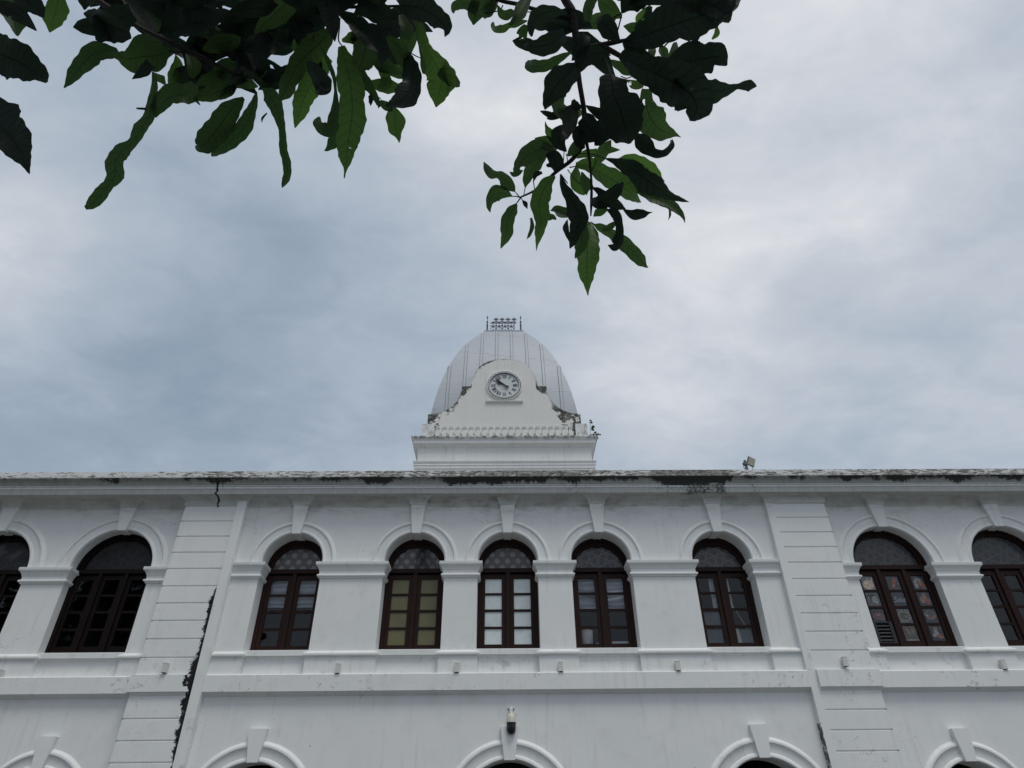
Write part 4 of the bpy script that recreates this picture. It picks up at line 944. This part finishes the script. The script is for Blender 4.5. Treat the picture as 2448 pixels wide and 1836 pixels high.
# each leaf: crop frame used to read its midrib, distance along the lens axis in metres, kind, midrib points with half widths
LEAVES = [
# -- right hand hanging spray
('E', 1.92, 'b', [(1003,965,20),(990,1060,88),(975,1180,112),(970,1300,102),(970,1420,78),(972,1520,32),(980,1612,2)]),
('E', 1.86, 'g', [(350,802,10),(310,860,52),(275,950,62),(260,1060,56),(238,1130,34),(210,1195,2)]),
('E', 1.88, 'g', [(315,735,4),(240,705,52),(165,712,72),(118,765,46),(108,825,26),(118,876,4)]),
('E', 1.90, 'g', [(335,695,4),(295,640,52),(235,575,60),(185,548,34),(125,530,44),(85,485,30),(60,430,2)]),
('E', 1.93, 'g', [(425,660,4),(440,600,38),(470,525,60),(510,460,62),(570,400,45),(620,360,10)]),
('E', 1.85, 'g', [(670,310,20),(560,320,82),(460,365,88),(395,430,68),(365,500,50),(330,540,26),(288,520,3)]),
('E', 1.88, 'g', [(700,330,8),(650,265,60),(580,240,50),(510,225,5)]),
('E', 1.84, 'b', [(690,560,8),(620,620,62),(570,720,88),(548,820,82),(562,920,75),(562,1000,58),(545,1080,34),(530,1150,14),(525,1215,2)]),
('E', 1.86, 'g', [(600,900,10),(630,920,30),(670,920,26),(700,940,6)]),
('E', 1.86, 'g', [(478,925,10),(487,1000,20),(467,1070,17),(440,1112,2)]),
('E', 1.90, 'g', [(650,860,3),(705,850,36),(760,882,58),(830,890,40)]),
('E', 1.82, 'd', [(738,540,8),(770,650,34),(830,760,62),(880,850,95),(900,950,86),(872,1050,58),(845,1130,38),(820,1195,4)]),
('E', 1.84, 'd', [(797,940,4),(785,1010,28),(797,1070,22),(817,1140,3)]),
('E', 1.96, 'b', [(880,470,12),(872,560,50),(905,640,62),(970,700,40)]),
('E', 1.88, 'g', [(925,520,8),(950,600,46),(985,690,38)]),
('E', 1.97, 'b', [(870,455,20),(980,465,62),(1100,530,84),(1230,612,94),(1340,690,74),(1400,750,38),(1447,788,3)]),
('E', 1.86, 'd', [(1130,400,5),(1250,432,42),(1380,500,86),(1500,592,108),(1600,662,76),(1700,732,38),(1790,760,22),(1870,785,2)]),
('E', 1.98, 'b', [(1220,425,12),(1330,400,45),(1440,440,70),(1540,530,75),(1620,620,50)]),
('E', 1.94, 'g', [(1420,680,30),(1560,740,68),(1680,800,54),(1760,860,34),(1810,920,17),(1835,970,2)]),
('E', 1.94, 'g', [(1700,840,12),(1702,900,10),(1686,945,1)]),
('E', 1.83, 'd', [(1290,608,4),(1235,680,56),(1160,745,70),(1070,790,56),(1000,770,8)]),
('E', 1.85, 'd', [(1015,660,8),(1080,690,34),(1150,760,60),(1230,805,46),(1312,850,5)]),
('E', 1.80, 'd', [(1148,855,6),(1210,880,44),(1252,950,44),(1266,1040,38),(1250,1120,50),(1215,1180,40),(1155,1165,3)]),
('E', 1.84, 'd', [(1290,853,4),(1370,890,44),(1450,895,44),(1510,882,14),(1550,873,1)]),
('E', 1.90, 'g', [(1030,980,4),(1100,1018,42),(1190,1062,50),(1280,1130,64),(1380,1222,60),(1450,1300,52),(1490,1345,20),(1512,1362,2)]),
('E', 1.88, 'g', [(1100,1030,20),(1160,1010,30),(1205,980,24),(1190,962,3)]),
('E', 1.88, 'g', [(1028,912,6),(1080,870,44),(1150,835,20)]),
('E', 1.86, 'g', [(905,930,18),(925,1050,66),(918,1160,58),(885,1250,24),(866,1282,3)]),
('E', 1.88, 'g', [(1060,420,40),(1100,350,55),(1150,290,44),(1182,240,5)]),
('E', 1.92, 'g', [(1060,340,20),(1150,322,40),(1262,325,2)]),
('E', 1.94, 'b', [(880,395,10),(960,362,40),(1060,350,36)]),
('E', 1.84, 'd', [(790,340,6),(725,265,66),(735,185,80),(775,110,16)]),
('E', 1.86, 'b', [(690,240,40),(640,170,38),(612,120,14),(602,72,1)]),
('E', 1.80, 'd', [(930,40,60),(1010,150,110),(1060,250,60),(1040,290,6)]),
('E', 1.82, 'd', [(870,120,36),(900,230,62),(940,318,18)]),
('E', 1.84, 'd', [(1090,40,70),(1150,130,100),(1110,230,56),(1080,290,6)]),
('E', 1.86, 'd', [(610,370,10),(680,400,80),(700,470,70),(690,520,10)]),
('E', 1.85, 'g', [(800,380,8),(850,320,50),(900,280,40)]),
('E', 1.84, 'd', [(400,768,3),(425,800,22),(445,845,3)]),
('E', 1.84, 'd', [(500,600,6),(520,540,26),(575,525,12)]),
('7', 1.78, 'd', [(945,408,6),(948,455,78),(965,530,92),(1000,610,122),(1020,690,108),(1040,745,70),(1048,792,8)]),
('7', 1.88, 'g', [(1140,490,25),(1140,580,52),(1170,660,90),(1215,712,66),(1270,732,32),(1310,745,9),(1332,757,1)]),
('7', 1.86, 'd', [(1075,735,8),(1125,785,50),(1180,838,28),(1240,842,20),(1280,805,17),(1280,770,6)]),
('7', 1.72, 'd', [(1000,305,18),(1080,352,58),(1180,402,86),(1290,452,116),(1385,520,124),(1420,588,92),(1402,635,46),(1380,665,3)]),
('7', 1.84, 'd', [(1390,475,30),(1500,502,64),(1580,492,40),(1640,476,16),(1705,470,32),(1748,476,3)]),
('7', 1.74, 'd', [(1020,232,12),(1120,200,66),(1250,150,104),(1380,105,120),(1480,70,104),(1560,30,70),(1620,-30,20)]),
('7', 1.80, 'd', [(1005,72,5),(1050,10,62),(1130,-30,60),(1230,-60,30)]),
('7', 1.78, 'd', [(985,-10,14),(1100,0,26),(1300,-5,34),(1450,10,60),(1560,60,60),(1600,120,8)]),
('7', 1.80, 'd', [(1265,372,12),(1360,340,72),(1460,322,84),(1535,312,66),(1585,360,6)]),
('D', 1.76, 'd', [(1590,-60,50),(1530,40,70),(1480,140,42),(1480,200,24),(1450,278,5)]),
('D', 1.92, 'b', [(530,70,18),(470,150,58),(405,235,58),(372,335,6)]),
('D', 1.92, 'b', [(1330,315,8),(1318,400,40),(1265,472,8)]),
('D', 1.90, 'g', [(575,515,10),(548,620,48),(560,715,14)]),
('D', 1.88, 'g', [(640,555,10),(685,640,62),(725,745,5)]),
('D', 1.92, 'b', [(350,462,8),(305,445,28),(255,475,10)]),
('D', 1.86, 'd', [(520,80,40),(500,220,62),(430,330,80),(380,420,40)]),
('D', 1.86, 'd', [(480,520,40),(420,580,70),(380,660,60)]),
('D', 1.90, 'g', [(18,715,4),(120,772,50),(235,850,58),(385,892,14)]),
('D', 1.90, 'g', [(248,962,6),(330,1012,58),(440,1000,50)]),
('D', 1.78, 'd', [(190,480,10),(280,560,70),(420,640,60),(560,690,10)]),
('D', 1.84, 'g', [(860,560,60),(800,620,70),(720,730,8)]),
('C', 1.78, 'd', [(1170,790,50),(1030,900,140),(905,1020,180),(830,1150,104),(790,1250,46),(770,1320,4)]),
('C', 1.84, 'g', [(1100,620,8),(960,695,48),(830,765,68),(700,800,76),(600,790,72),(548,740,24)]),
('C', 1.80, 'd', [(1000,400,60),(850,515,128),(700,560,106),(580,560,56),(512,540,4)]),
('C', 1.76, 'd', [(1035,160,8),(900,130,66),(760,155,106),(650,235,104),(600,330,66),(610,440,14)]),
('C', 1.86, 'g', [(545,300,30),(510,380,68),(490,450,56),(440,488,4)]),
('C', 1.88, 'b', [(555,250,8),(430,285,48),(340,310,32),(270,345,44),(200,345,56),(150,315,34),(150,265,6)]),
('C', 1.86, 'g', [(570,-40,56),(505,100,78),(445,210,66),(350,310,20)]),
('C', 1.86, 'g', [(195,58,6),(255,160,48),(340,172,56),(415,155,14)]),
('C', 1.74, 'd', [(1660,500,18),(1540,350,120),(1445,250,84),(1400,205,10)]),
('C', 1.76, 'd', [(1520,640,24),(1360,650,116),(1240,710,116),(1165,850,40)]),
('C', 1.76, 'd', [(1260,420,50),(1190,550,106),(1150,720,70)]),
('C', 1.80, 'g', [(1350,-40,60),(1290,100,68),(1270,260,40)]),
('C', 1.84, 'g', [(1000,1140,14),(935,1230,84),(935,1340,84),(1000,1470,8)]),
('C', 1.82, 'd', [(1105,1200,20),(1140,1270,56),(1210,1290,16)]),
('C', 1.88, 'b', [(1070,1400,40),(1130,1370,66),(1210,1330,50)]),
('C', 1.78, 'd', [(1260,1270,10),(1400,1360,66),(1520,1400,60)]),
('7', 1.92, 'g', [(325,8,4),(262,38,48),(205,72,56),(188,138,5)]),
('7', 1.90, 'g', [(215,50,44),(135,18,30),(88,36,26),(76,72,6)]),
('7', 1.94, 'b', [(310,-20,30),(265,50,42),(240,78,6)]),
# -- left hand canopy
('5', 1.25, 'g', [(120,-60,110),(100,60,96),(115,170,74),(132,275,8)]),
('5', 1.22, 'd', [(110,-80,60),(210,10,82),(285,75,62),(332,135,8)]),
('5', 1.40, 'b', [(455,-40,30),(432,60,82),(402,150,70),(378,247,3)]),
('5', 1.10, 'd', [(-130,360,110),(40,425,160),(180,490,142),(290,560,80),(358,628,8)]),
('5', 1.08, 'd', [(-150,820,150),(10,960,200),(115,1090,150),(185,1215,60),(226,1327,3)]),
('5', 1.62, 'g', [(900,385,18),(820,392,58),(725,402,70),(645,472,70),(565,570,48),(512,640,18),(486,673,2)]),
('5', 1.55, 'd', [(638,102,6),(720,132,58),(825,185,108),(920,225,84),(1000,265,20)]),
('5', 1.57, 'd', [(1010,100,60),(885,152,108),(805,232,98),(750,318,20)]),
('5', 1.55, 'd', [(740,-70,60),(655,-5,58),(642,75,6)]),
('5', 1.60, 'g', [(1345,388,6),(1262,402,48),(1180,425,108),(1080,432,108),(980,450,86),(905,432,36),(858,428,4)]),
('5', 1.56, 'd', [(1150,490,40),(1085,550,38),(1008,603,3)]),
('5', 1.70, 'b', [(1175,555,8),(1210,600,38),(1255,645,10)]),
('5', 1.72, 'b', [(1340,420,4),(1346,490,44),(1322,570,48),(1288,645,6)]),
('5', 1.70, 'b', [(1445,420,26),(1470,500,62),(1462,595,14)]),
('5', 1.64, 'g', [(1485,640,26),(1440,705,72),(1362,725,92),(1272,755,68),(1212,830,52),(1186,897,6)]),
('5', 1.58, 'g', [(1166,545,8),(1180,650,24),(1162,780,32),(1130,900,44),(1070,990,48),(1010,1090,34),(935,1150,58),(882,1230,64),(880,1330,62),(830,1410,44),(770,1480,50),(710,1550,44),(650,1587,14)]),
('5', 1.58, 'd', [(1112,830,10),(1040,826,7)]),
('5', 1.66, 'g', [(1800,640,28),(1705,682,68),(1605,722,58),(1532,735,38),(1500,762,18),(1526,800,4)]),
('5', 1.68, 'g', [(1780,560,46),(1650,592,54),(1555,620,38),(1492,640,4)]),
('6', 1.60, 'g', [(280,795,14),(195,870,74),(115,980,100),(35,1090,104),(-35,1170,80),(-85,1205,34),(-108,1182,4)]),
('6', 1.64, 'g', [(388,745,4),(364,840,32),(328,945,52),(268,1060,70),(172,1150,62),(70,1225,42),(18,1268,6)]),
('6', 1.60, 'g', [(435,720,5),(500,782,66),(548,880,62),(572,960,44),(592,1060,30),(602,1160,34),(606,1240,34),(630,1320,38),(636,1400,32),(616,1470,28),(594,1527,3)]),
('6', 1.60, 'd', [(470,920,6),(432,962,8),(428,997,2)]),
('6', 1.66, 'g', [(1010,230,24),(900,350,98),(800,440,100),(722,530,78),(662,640,74),(622,740,58),(568,825,6)]),
('6', 1.72, 'b', [(985,480,26),(900,560,78),(832,680,88),(772,800,82),(732,920,58),(698,1042,3)]),
('6', 1.52, 'd', [(800,498,10),(850,570,58),(900,650,82),(915,720,66),(890,772,8)]),
('6', 1.50, 'd', [(900,690,30),(950,720,24),(987,717,2)]),
('6', 1.58, 'b', [(1075,375,30),(1108,500,74),(1140,620,104),(1160,760,114),(1165,900,119),(1150,1040,113),(1128,1180,96),(1120,1280,62),(1110,1370,18),(1100,1450,5)]),
('6', 1.55, 'g', [(920,390,10),(970,500,18),(1012,620,17),(1030,740,15),(1030,860,30),(1010,960,42),(1000,1040,56),(940,1060,56),(892,1005,46),(900,950,6)]),
('6', 1.64, 'g', [(1070,1050,20),(1010,1150,50),(965,1210,20),(938,1226,4)]),
('6', 1.58, 'd', [(1060,100,18),(1180,185,60),(1300,300,86),(1380,420,72),(1402,528,10)]),
('6', 1.62, 'g', [(1340,240,40),(1280,380,106),(1250,480,96),(1225,570,58),(1262,645,6)]),
('6', 1.64, 'g', [(1445,300,16),(1530,385,70),(1582,485,58),(1602,570,20)]),
('6', 1.60, 'd', [(1600,430,26),(1640,560,78),(1652,680,82),(1600,785,98),(1505,848,50),(1436,862,6)]),
('6', 1.72, 'b', [(1268,690,4),(1350,690,44),(1450,702,58),(1550,725,30)]),
('6', 1.68, 'g', [(1395,815,6),(1432,860,38),(1495,885,24)]),
('6', 1.68, 'b', [(1495,882,24),(1512,960,76),(1520,1050,74),(1540,1115,26),(1546,1162,3)]),
('6', 1.62, 'b', [(1700,210,14),(1742,330,40),(1792,440,58),(1865,560,108),(1895,660,128),(1868,760,86),(1845,872,5)]),
('6', 1.62, 'g', [(1880,560,70),(1965,640,70),(2040,690,14)]),
('6', 1.66, 'g', [(1680,150,28),(1722,250,40),(1742,400,48),(1752,550,38),(1762,605,5)]),
('6', 1.56, 'd', [(1545,40,36),(1700,60,106),(1820,122,88),(1900,190,78),(1932,250,36),(1918,300,3)]),
('6', 1.60, 'd', [(520,300,96),(430,400,84),(400,500,46),(436,562,8)]),
('6', 1.68, 'b', [(690,320,10),(715,390,40),(740,440,8)]),
('6', 1.72, 'b', [(1080,330,10),(1150,310,40),(1220,260,30)]),
('6', 1.70, 'b', [(1400,560,30),(1440,660,50),(1400,740,40)]),
('6', 1.66, 'g', [(1180,560,60),(1240,640,70),(1310,720,40),(1380,840,24),(1376,880,2)]),
('6', 1.62, 'd', [(1310,770,20),(1320,820,22),(1315,862,3)]),
('6', 1.66, 'g', [(1560,120,50),(1600,220,60),(1590,320,40)]),
('6', 1.60, 'd', [(1290,60,80),(1420,130,90),(1540,160,40)]),
]
STEMS = [  # woody parts: crop, [(x, y, distance, radius in crop px)]
('7', [(560,-420,2.0,30),(640,-150,1.95,26),(690,-10,1.92,24),(740,90,1.90,24),(756,300,1.88,16),(772,450,1.86,15),(796,600,1.85,15),(800,720,1.85,17),(785,800,1.86,16),(730,880,1.86,12),(640,950,1.86,10),(540,1040,1.86,7),(445,1088,1.86,5)]),
('7', [(800,720,1.85,12),(826,870,1.86,8),(838,1000,1.87,7),(838,1110,1.88,8),(835,1190,1.89,4)]),
('7', [(200,-60,1.95,9),(330,0,1.92,11),(440,25,1.91,11),(540,55,1.90,11),(740,100,1.90,12)]),
('7', [(756,270,1.88,10),(930,240,1.86,14),(1050,215,1.84,8),(1150,185,1.80,5),(1350,130,1.76,3)]),
('7', [(880,245,1.87,18),(1000,310,1.84,14),(1090,370,1.80,8)]),
('7', [(912,310,1.86,4),(945,408,1.79,4)]), ('7', [(930,235,1.86,5),(950,115,1.83,4),(1004,72,1.81,4)]), ('7', [(960,240,1.86,4),(985,160,1.84,4),(1006,78,1.82,4)]),
('7', [(1000,420,1.86,3),(1040,430,1.86,3),(1100,395,1.84,3)]), ('7', [(240,76,1.92,4),(330,58,1.91,3),(350,30,1.91,4)]), ('7', [(420,70,1.90,3),(560,62,1.90,3)]),
('E', [(380,745,1.86,6),(345,735,1.87,5),(312,735,1.88,4)]), ('E', [(380,745,1.86,6),(335,692,1.90,4)]), ('E', [(385,750,1.86,6),(345,802,1.86,5)]), ('E', [(413,728,1.86,4),(420,690,1.90,4),(427,655,1.93,4)]), ('E', [(510,682,1.86,4),(498,600,1.84,5)]), ('E', [(390,750,1.86,3),(405,772,1.84,3)]),
('E', [(740,540,1.85,5),(800,620,1.84,5)]), ('E', [(800,500,1.86,5),(860,580,1.88,4),(910,630,1.9,4)]), ('E', [(820,480,1.86,6),(900,465,1.92,4),(1010,462,1.95,4),(1240,500,1.96,3)]), ('E', [(690,345,1.86,5),(600,320,1.85,4),(560,290,1.85,4)]), ('E', [(800,430,1.86,4),(790,360,1.84,5)]), ('E', [(760,470,1.86,4),(770,330,1.84,4)]),
('E', [(1005,740,1.87,4),(1060,800,1.85,4),(1140,858,1.81,4)]), ('E', [(1000,970,1.88,4),(960,995,1.9,4),(900,1030,1.88,3)]), ('E', [(1005,960,1.88,4),(1035,980,1.90,4)]), ('E', [(850,860,1.83,3),(830,900,1.84,3),(650,860,1.9,3)]), ('E', [(1050,420,1.88,5),(1010,520,1.88,4)]), ('E', [(900,360,1.87,4),(1000,360,1.86,4),(1130,402,1.87,4)]),
('A', [(-900,-900,1.8,60),(-300,-300,1.72,50),(300,90,1.66,34),(560,270,1.65,26),(800,395,1.64,28),(1000,490,1.63,30),(1200,590,1.63,30),(1400,680,1.62,30),(1600,780,1.62,20),(1800,880,1.62,14),(2080,960,1.61,12),(2130,1060,1.61,9)]),
('A', [(2090,965,1.61,8),(2160,910,1.62,7),(2200,840,1.63,6)]), ('A', [(1190,600,1.63,16),(1215,700,1.63,14),(1230,850,1.64,10),(1230,960,1.64,8)]), ('A', [(1190,625,1.63,12),(1110,628,1.62,10),(1030,610,1.6,14)]), ('A', [(1105,510,1.63,4),(1105,690,1.70,4)]),
('A', [(1180,510,1.62,6),(1270,610,1.63,6)]), ('A', [(1280,520,1.62,6),(1360,640,1.63,6)]), ('A', [(1380,520,1.62,7),(1450,600,1.63,6)]), ('A', [(1480,500,1.62,6),(1470,560,1.63,5)]),
('B', [(-600,-120,1.72,34),(0,30,1.66,30),(400,60,1.64,24),(800,72,1.63,20),(1300,72,1.62,16),(1580,62,1.60,12),(1720,60,1.58,8)]), ('B', [(1530,-20,1.62,9),(1580,50,1.62,9),(1640,160,1.62,9),(1730,280,1.62,8)]), ('B', [(940,190,1.63,7),(935,300,1.63,7),(925,420,1.62,8),(965,490,1.6,6)]),
('B', [(1195,890,1.66,4),(1260,885,1.70,4)]), ('B', [(1110,740,1.64,6),(1200,910,1.66,7),(1290,980,1.67,7),(1375,1050,1.68,5)]), ('B', [(1430,460,1.62,6),(1530,640,1.62,5)]), ('B', [(1440,330,1.63,5),(1600,530,1.62,5)]), ('B', [(1660,540,1.64,6),(1740,590,1.63,6),(1810,620,1.62,5)]), ('B', [(225,255,1.64,5),(300,345,1.64,6)]), ('B', [(845,120,1.63,8),(850,270,1.63,8)]),
]
DARK = [  # thick of the canopy: photo boxes filled with overlapping leaves (x0, y0, x1, y1, count, near, far)
(225, -60, 640, 75, 44, 1.5, 1.95), (300, 50, 640, 110, 16, 1.55, 1.95), (440, 100, 690, 190, 16, 1.58, 1.9), (620, -60, 960, 25, 21, 1.5, 1.9), (640, 30, 800, 85, 9, 1.58, 1.9), (860, 40, 1000, 130, 8, 1.62, 1.95), (890, 100, 980, 170, 4, 1.64, 1.9), (1330, 20, 1480, 130, 8, 1.76, 2.0), (1480, -60, 1740, 10, 9, 1.78, 2.0), (1300, 255, 1400, 300, 3, 1.80, 1.95), (1500, 60, 1600, 130, 4, 1.8, 2.0), (0, -60, 90, 40, 3, 1.2, 1.5), (545, 180, 610, 235, 3, 1.62, 1.8), (1240, 40, 1330, 110, 3, 1.8, 1.95), (1540, 120, 1660, 220, 5, 1.66, 1.75)]

random.seed(21)
TRUNK = (-2.7, -2.3, -GZ)
tree = tag(empty('broadleaf_tree', TRUNK), 'broad leaved tree with long drooping wavy leaves hanging over the top of the view', 'tree')
def at(cr, x, y, d):
    ox, oy, s_ = CROP[cr]; return ray(ox+x/s_, oy+y/s_)*d
def spline(pts, n):
    """Catmull-Rom through tuples"""
    P = [Vector(p) for p in pts]; P = [P[0]*2-P[1]]+P+[P[-1]*2-P[-2]]; out = []; m = len(P)-3
    for i in range(n+1):
        t = i/n*m; k = min(int(t), m-1); t -= k; a, b, c, d = P[k:k+4]
        out.append(.5*((2*b)+(c-a)*t+(2*a-5*b+4*c-d)*t*t+(3*b-a-3*c+d)*t*t*t))
    return out
def leaf_rows(cl, hw, roll0, roll1, fold, wave, ph, droop=0.0):
    """curved blade: centre line, half widths -> rows of 7 points; folded along the midrib with rippled margins"""
    n = len(cl); rows = []
    for i, p in enumerate(cl):
        tg = (cl[min(i+1, n-1)]-cl[max(i-1, 0)]).normalized(); vd = p.normalized()
        sd = tg.cross(vd); sd = sd.normalized() if sd.length > 1e-4 else CR.copy(); nr = sd.cross(tg).normalized()
        u = i/(n-1); rl = roll0+(roll1-roll0)*u
        s2 = sd*cos(rl)+nr*sin(rl); n2 = nr*cos(rl)-sd*sin(rl); w_ = hw[i]/max(.45, cos(rl)); r = []
        for q in (-1, -.66, -.33, 0, .33, .66, 1):
            e = abs(q); rip = sin(u*wave+ph+(1.7 if q > 0 else 0))*.20*w_*e*e
            wob = 1+.07*sin(u*wave*1.6+ph*2+q*2)+.05*sin(u*wave*4.3+ph*5+q*3)
            r.append(p+s2*(q*w_*wob)+n2*(-fold*e*w_+rip))
        rows.append(r)
    return rows
def leaf_mesh(name, rowsets, mat):
    me = bpy.data.meshes.new(name); v = []; f = []; uv = []
    for rows in rowsets:
        i = len(v); n = len(rows); m = len(rows[0])
        for r in rows: v += [tuple(p-Vector(TRUNK)) for p in r]
        for a in range(n-1):
            for b in range(m-1):
                f.append((i+a*m+b, i+a*m+b+1, i+(a+1)*m+b+1, i+(a+1)*m+b))
                uv += [(b/(m-1), a/(n-1)), ((b+1)/(m-1), a/(n-1)), ((b+1)/(m-1), (a+1)/(n-1)), (b/(m-1), (a+1)/(n-1))]
    me.from_pydata(v, [], f); l = me.uv_layers.new(name='UVMap'); l.data.foreach_set('uv', [c for p in uv for c in p])
    me.polygons.foreach_set('use_smooth', [True]*len(f)); me.materials.append(M[mat]); me.update()
    return me
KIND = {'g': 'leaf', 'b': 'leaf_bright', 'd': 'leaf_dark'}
def traced(L):
    cr, d, kd, pts = L; ox, oy, s_ = CROP[cr]
    n = max(14, min(40, 7*len(pts)-4)); sp = spline([(x, y, w_) for x, y, w_ in pts], n)
    length = sum((Vector(a[:2])-Vector(b[:2])).length for a, b in zip(pts, pts[1:]))/s_
    tilt = random.uniform(-.10, .10); arch = random.uniform(.0, .05); cl = []; hw = []
    for i, p in enumerate(sp):
        u = i/n; dd = d*(1+tilt*(u-.5)*length/300-arch*4*u*(1-u)*length/300)
        cl.append(at(cr, p.x, p.y, dd)); hw.append(max(.0006, .93*p.z/s_*dd/F_PX))
    r0 = random.uniform(-.5, .5)
    return leaf_rows(cl, hw, r0, r0+random.uniform(-.5, .5), random.uniform(.12, .35), length/15, random.uniform(0, 6))
area = [(sum(p[2] for p in L[3])/len(L[3])/CROP[L[0]][2]*hypot(L[3][0][0]-L[3][-1][0], L[3][0][1]-L[3][-1][1])/CROP[L[0]][2], i) for i, L in enumerate(LEAVES)]
show = set(i for _, i in sorted(area, reverse=True)[:99]); rest = {'leaf': [], 'leaf_bright': [], 'leaf_dark': []}
for i, L in enumerate(LEAVES):
    rows = traced(L)
    if i in show:
        o = bpy.data.objects.new('leaf', leaf_mesh('leaf', [rows], KIND[L[2]])); COL.objects.link(o); o.parent = tree
    else: rest[KIND[L[2]]].append(rows)
def loose_leaf(p, d, L, wd):
    n = 8; side = d.orthogonal(); bend = Vector((random.uniform(-.3, .3), random.uniform(-.3, .3), -.5))
    cl = [p+d*(L*i/n)+bend*(L*.5*(i/n)**2) for i in range(n+1)]; hw = [max(.001, wd*sin(pi*(i/n)**.85)**.8) if 0 < i < n else .001 for i in range(n+1)]
    return leaf_rows(cl, hw, random.uniform(-1.0, 1.0), random.uniform(-1.0, 1.0), random.uniform(.1, .3), L*30, random.uniform(0, 6))
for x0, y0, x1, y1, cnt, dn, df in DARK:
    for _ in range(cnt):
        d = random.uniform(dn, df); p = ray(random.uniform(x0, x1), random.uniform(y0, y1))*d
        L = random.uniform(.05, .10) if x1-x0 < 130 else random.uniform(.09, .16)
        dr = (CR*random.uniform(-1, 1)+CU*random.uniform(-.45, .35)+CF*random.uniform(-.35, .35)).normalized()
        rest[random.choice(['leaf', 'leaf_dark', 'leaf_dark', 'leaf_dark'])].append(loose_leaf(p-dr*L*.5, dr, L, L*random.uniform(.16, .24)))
# the rest of the crown: overhead and behind the viewer, out of the picture
crown_c = Vector((-1.2, -1.6, 3.4)); k = 0; tries = 0
while k < 1500 and tries < 20000:
    tries += 1; q_ = Vector((random.gauss(0, 1), random.gauss(0, 1), random.gauss(0, 1))).normalized()*random.random()**.4
    p = crown_c+Vector((q_.x*3.6, q_.y*2.7, q_.z*1.9)); px, py, dd = project(p)
    if p.length < .9 or p.z < .9: continue
    if dd > 0 and -260 < px < 2700 and py > -330: continue
    dr = Vector((random.uniform(-1, 1), random.uniform(-1, 1), random.uniform(-.9, .2))).normalized(); L = random.uniform(.16, .28)
    px, py, dd = project(p+dr*L)
    if dd > 0 and -200 < px < 2650 and py > -200: continue
    rest[random.choice(['leaf', 'leaf_dark'])].append(loose_leaf(p, dr, L, L*random.uniform(.16, .24))); k += 1
for kd, rs in rest.items():
    if rs:
        o = bpy.data.objects.new('crown', leaf_mesh('crown', rs, kd)); COL.objects.link(o); o.parent = tree; o['kind'] = 'stuff'
tk = MB(); lm = [(-2.7, -2.3, -GZ), (-2.68, -2.25, -.6), (-2.55, -2.1, .6), (-2.35, -1.85, 1.7), (-1.9, -1.5, 2.5), (-1.2, -1.0, 3.0), (-.5, -.4, 3.25)]
tk.tube([tuple(p) for p in spline(lm, 24)], [.24-.19*(i/24)**.8 for i in range(25)], 14)
tk.tube([tuple(p) for p in spline([(-2.35, -1.85, 1.7), (-2.6, -2.4, 2.6), (-2.2, -3.0, 3.6), (-1.6, -3.3, 4.4)], 12)], [.13-.09*i/12 for i in range(13)], 10)
tk.build('trunk', 'bark', tree, TRUNK, smooth=60)
ends = {0: (-.5, -.4, 3.25), 29: (-1.2, -1.0, 3.0)}
for i, (cr, pts) in enumerate(STEMS):
    P = [at(cr, x, y, d) for x, y, d, r in pts]; R = [max(.0012, r/CROP[cr][2]*d/F_PX) for x, y, d, r in pts]
    if len(P) > 2 and pts[0][3] >= 30 and pts[0][1] < -100: P = [Vector((-.6, -.5, 3.22))]+P; R = [.05]+R
    sp = spline([(*p, r) for p, r in zip(P, R)], 6*(len(P)-1)) if len(P) > 2 else [Vector((*p, r)) for p, r in zip(P, R)]
    mb = MB(); mb.tube([tuple(p[:3]) for p in sp], [max(.001, p[3]) for p in sp], 8); mb.build('branch' if R[0] > .008 else 'twig', 'twig', tree, TRUNK, smooth=60)
# a second tree left behind the viewer: seen only as a reflection in the dark left hand windows
T2 = (-20.5, -3.5, -GZ); t2 = tag(empty('street_tree', T2), 'tall leafy tree standing left behind the viewer, mirrored in the dark left windows', 'tree')
TR0 = TRUNK; TRUNK = T2; rs = []
for _ in range(3600):
    q_ = Vector((random.gauss(0, 1), random.gauss(0, 1), random.gauss(0, 1))).normalized()*random.random()**.35
    p = Vector(T2)+Vector((q_.x*7.5, q_.y*5.0, 13.0+q_.z*7.5)); dr = Vector((random.uniform(-1, 1), random.uniform(-1, 1), random.uniform(-.8, .3))).normalized()
    i_ = random.uniform(.5, .95); a = dr.orthogonal().normalized()
    rs.append([[p+dr*(i_*s_)+a*(q2*i_*.3*sin(pi*min(.97, max(.03, s_)))) for q2 in (-1, 0, 1)] for s_ in (0, .33, .66, 1)])
o = bpy.data.objects.new('crown', leaf_mesh('crown', rs, 'leaf_dark')); COL.objects.link(o); o.parent = t2; o['kind'] = 'stuff'
tk = MB(); tk.tube([(T2[0], T2[1], -GZ), (T2[0]+.2, T2[1], 4), (T2[0]-.1, T2[1]+.3, 9), (T2[0], T2[1], 14)], [.45, .36, .25, .08], 12); tk.build('trunk', 'bark', t2, T2, smooth=60)
TRUNK = TR0
# shared helper data is not needed in the finished file
for o in COL.objects:
    if '_b' in o: del o['_b']
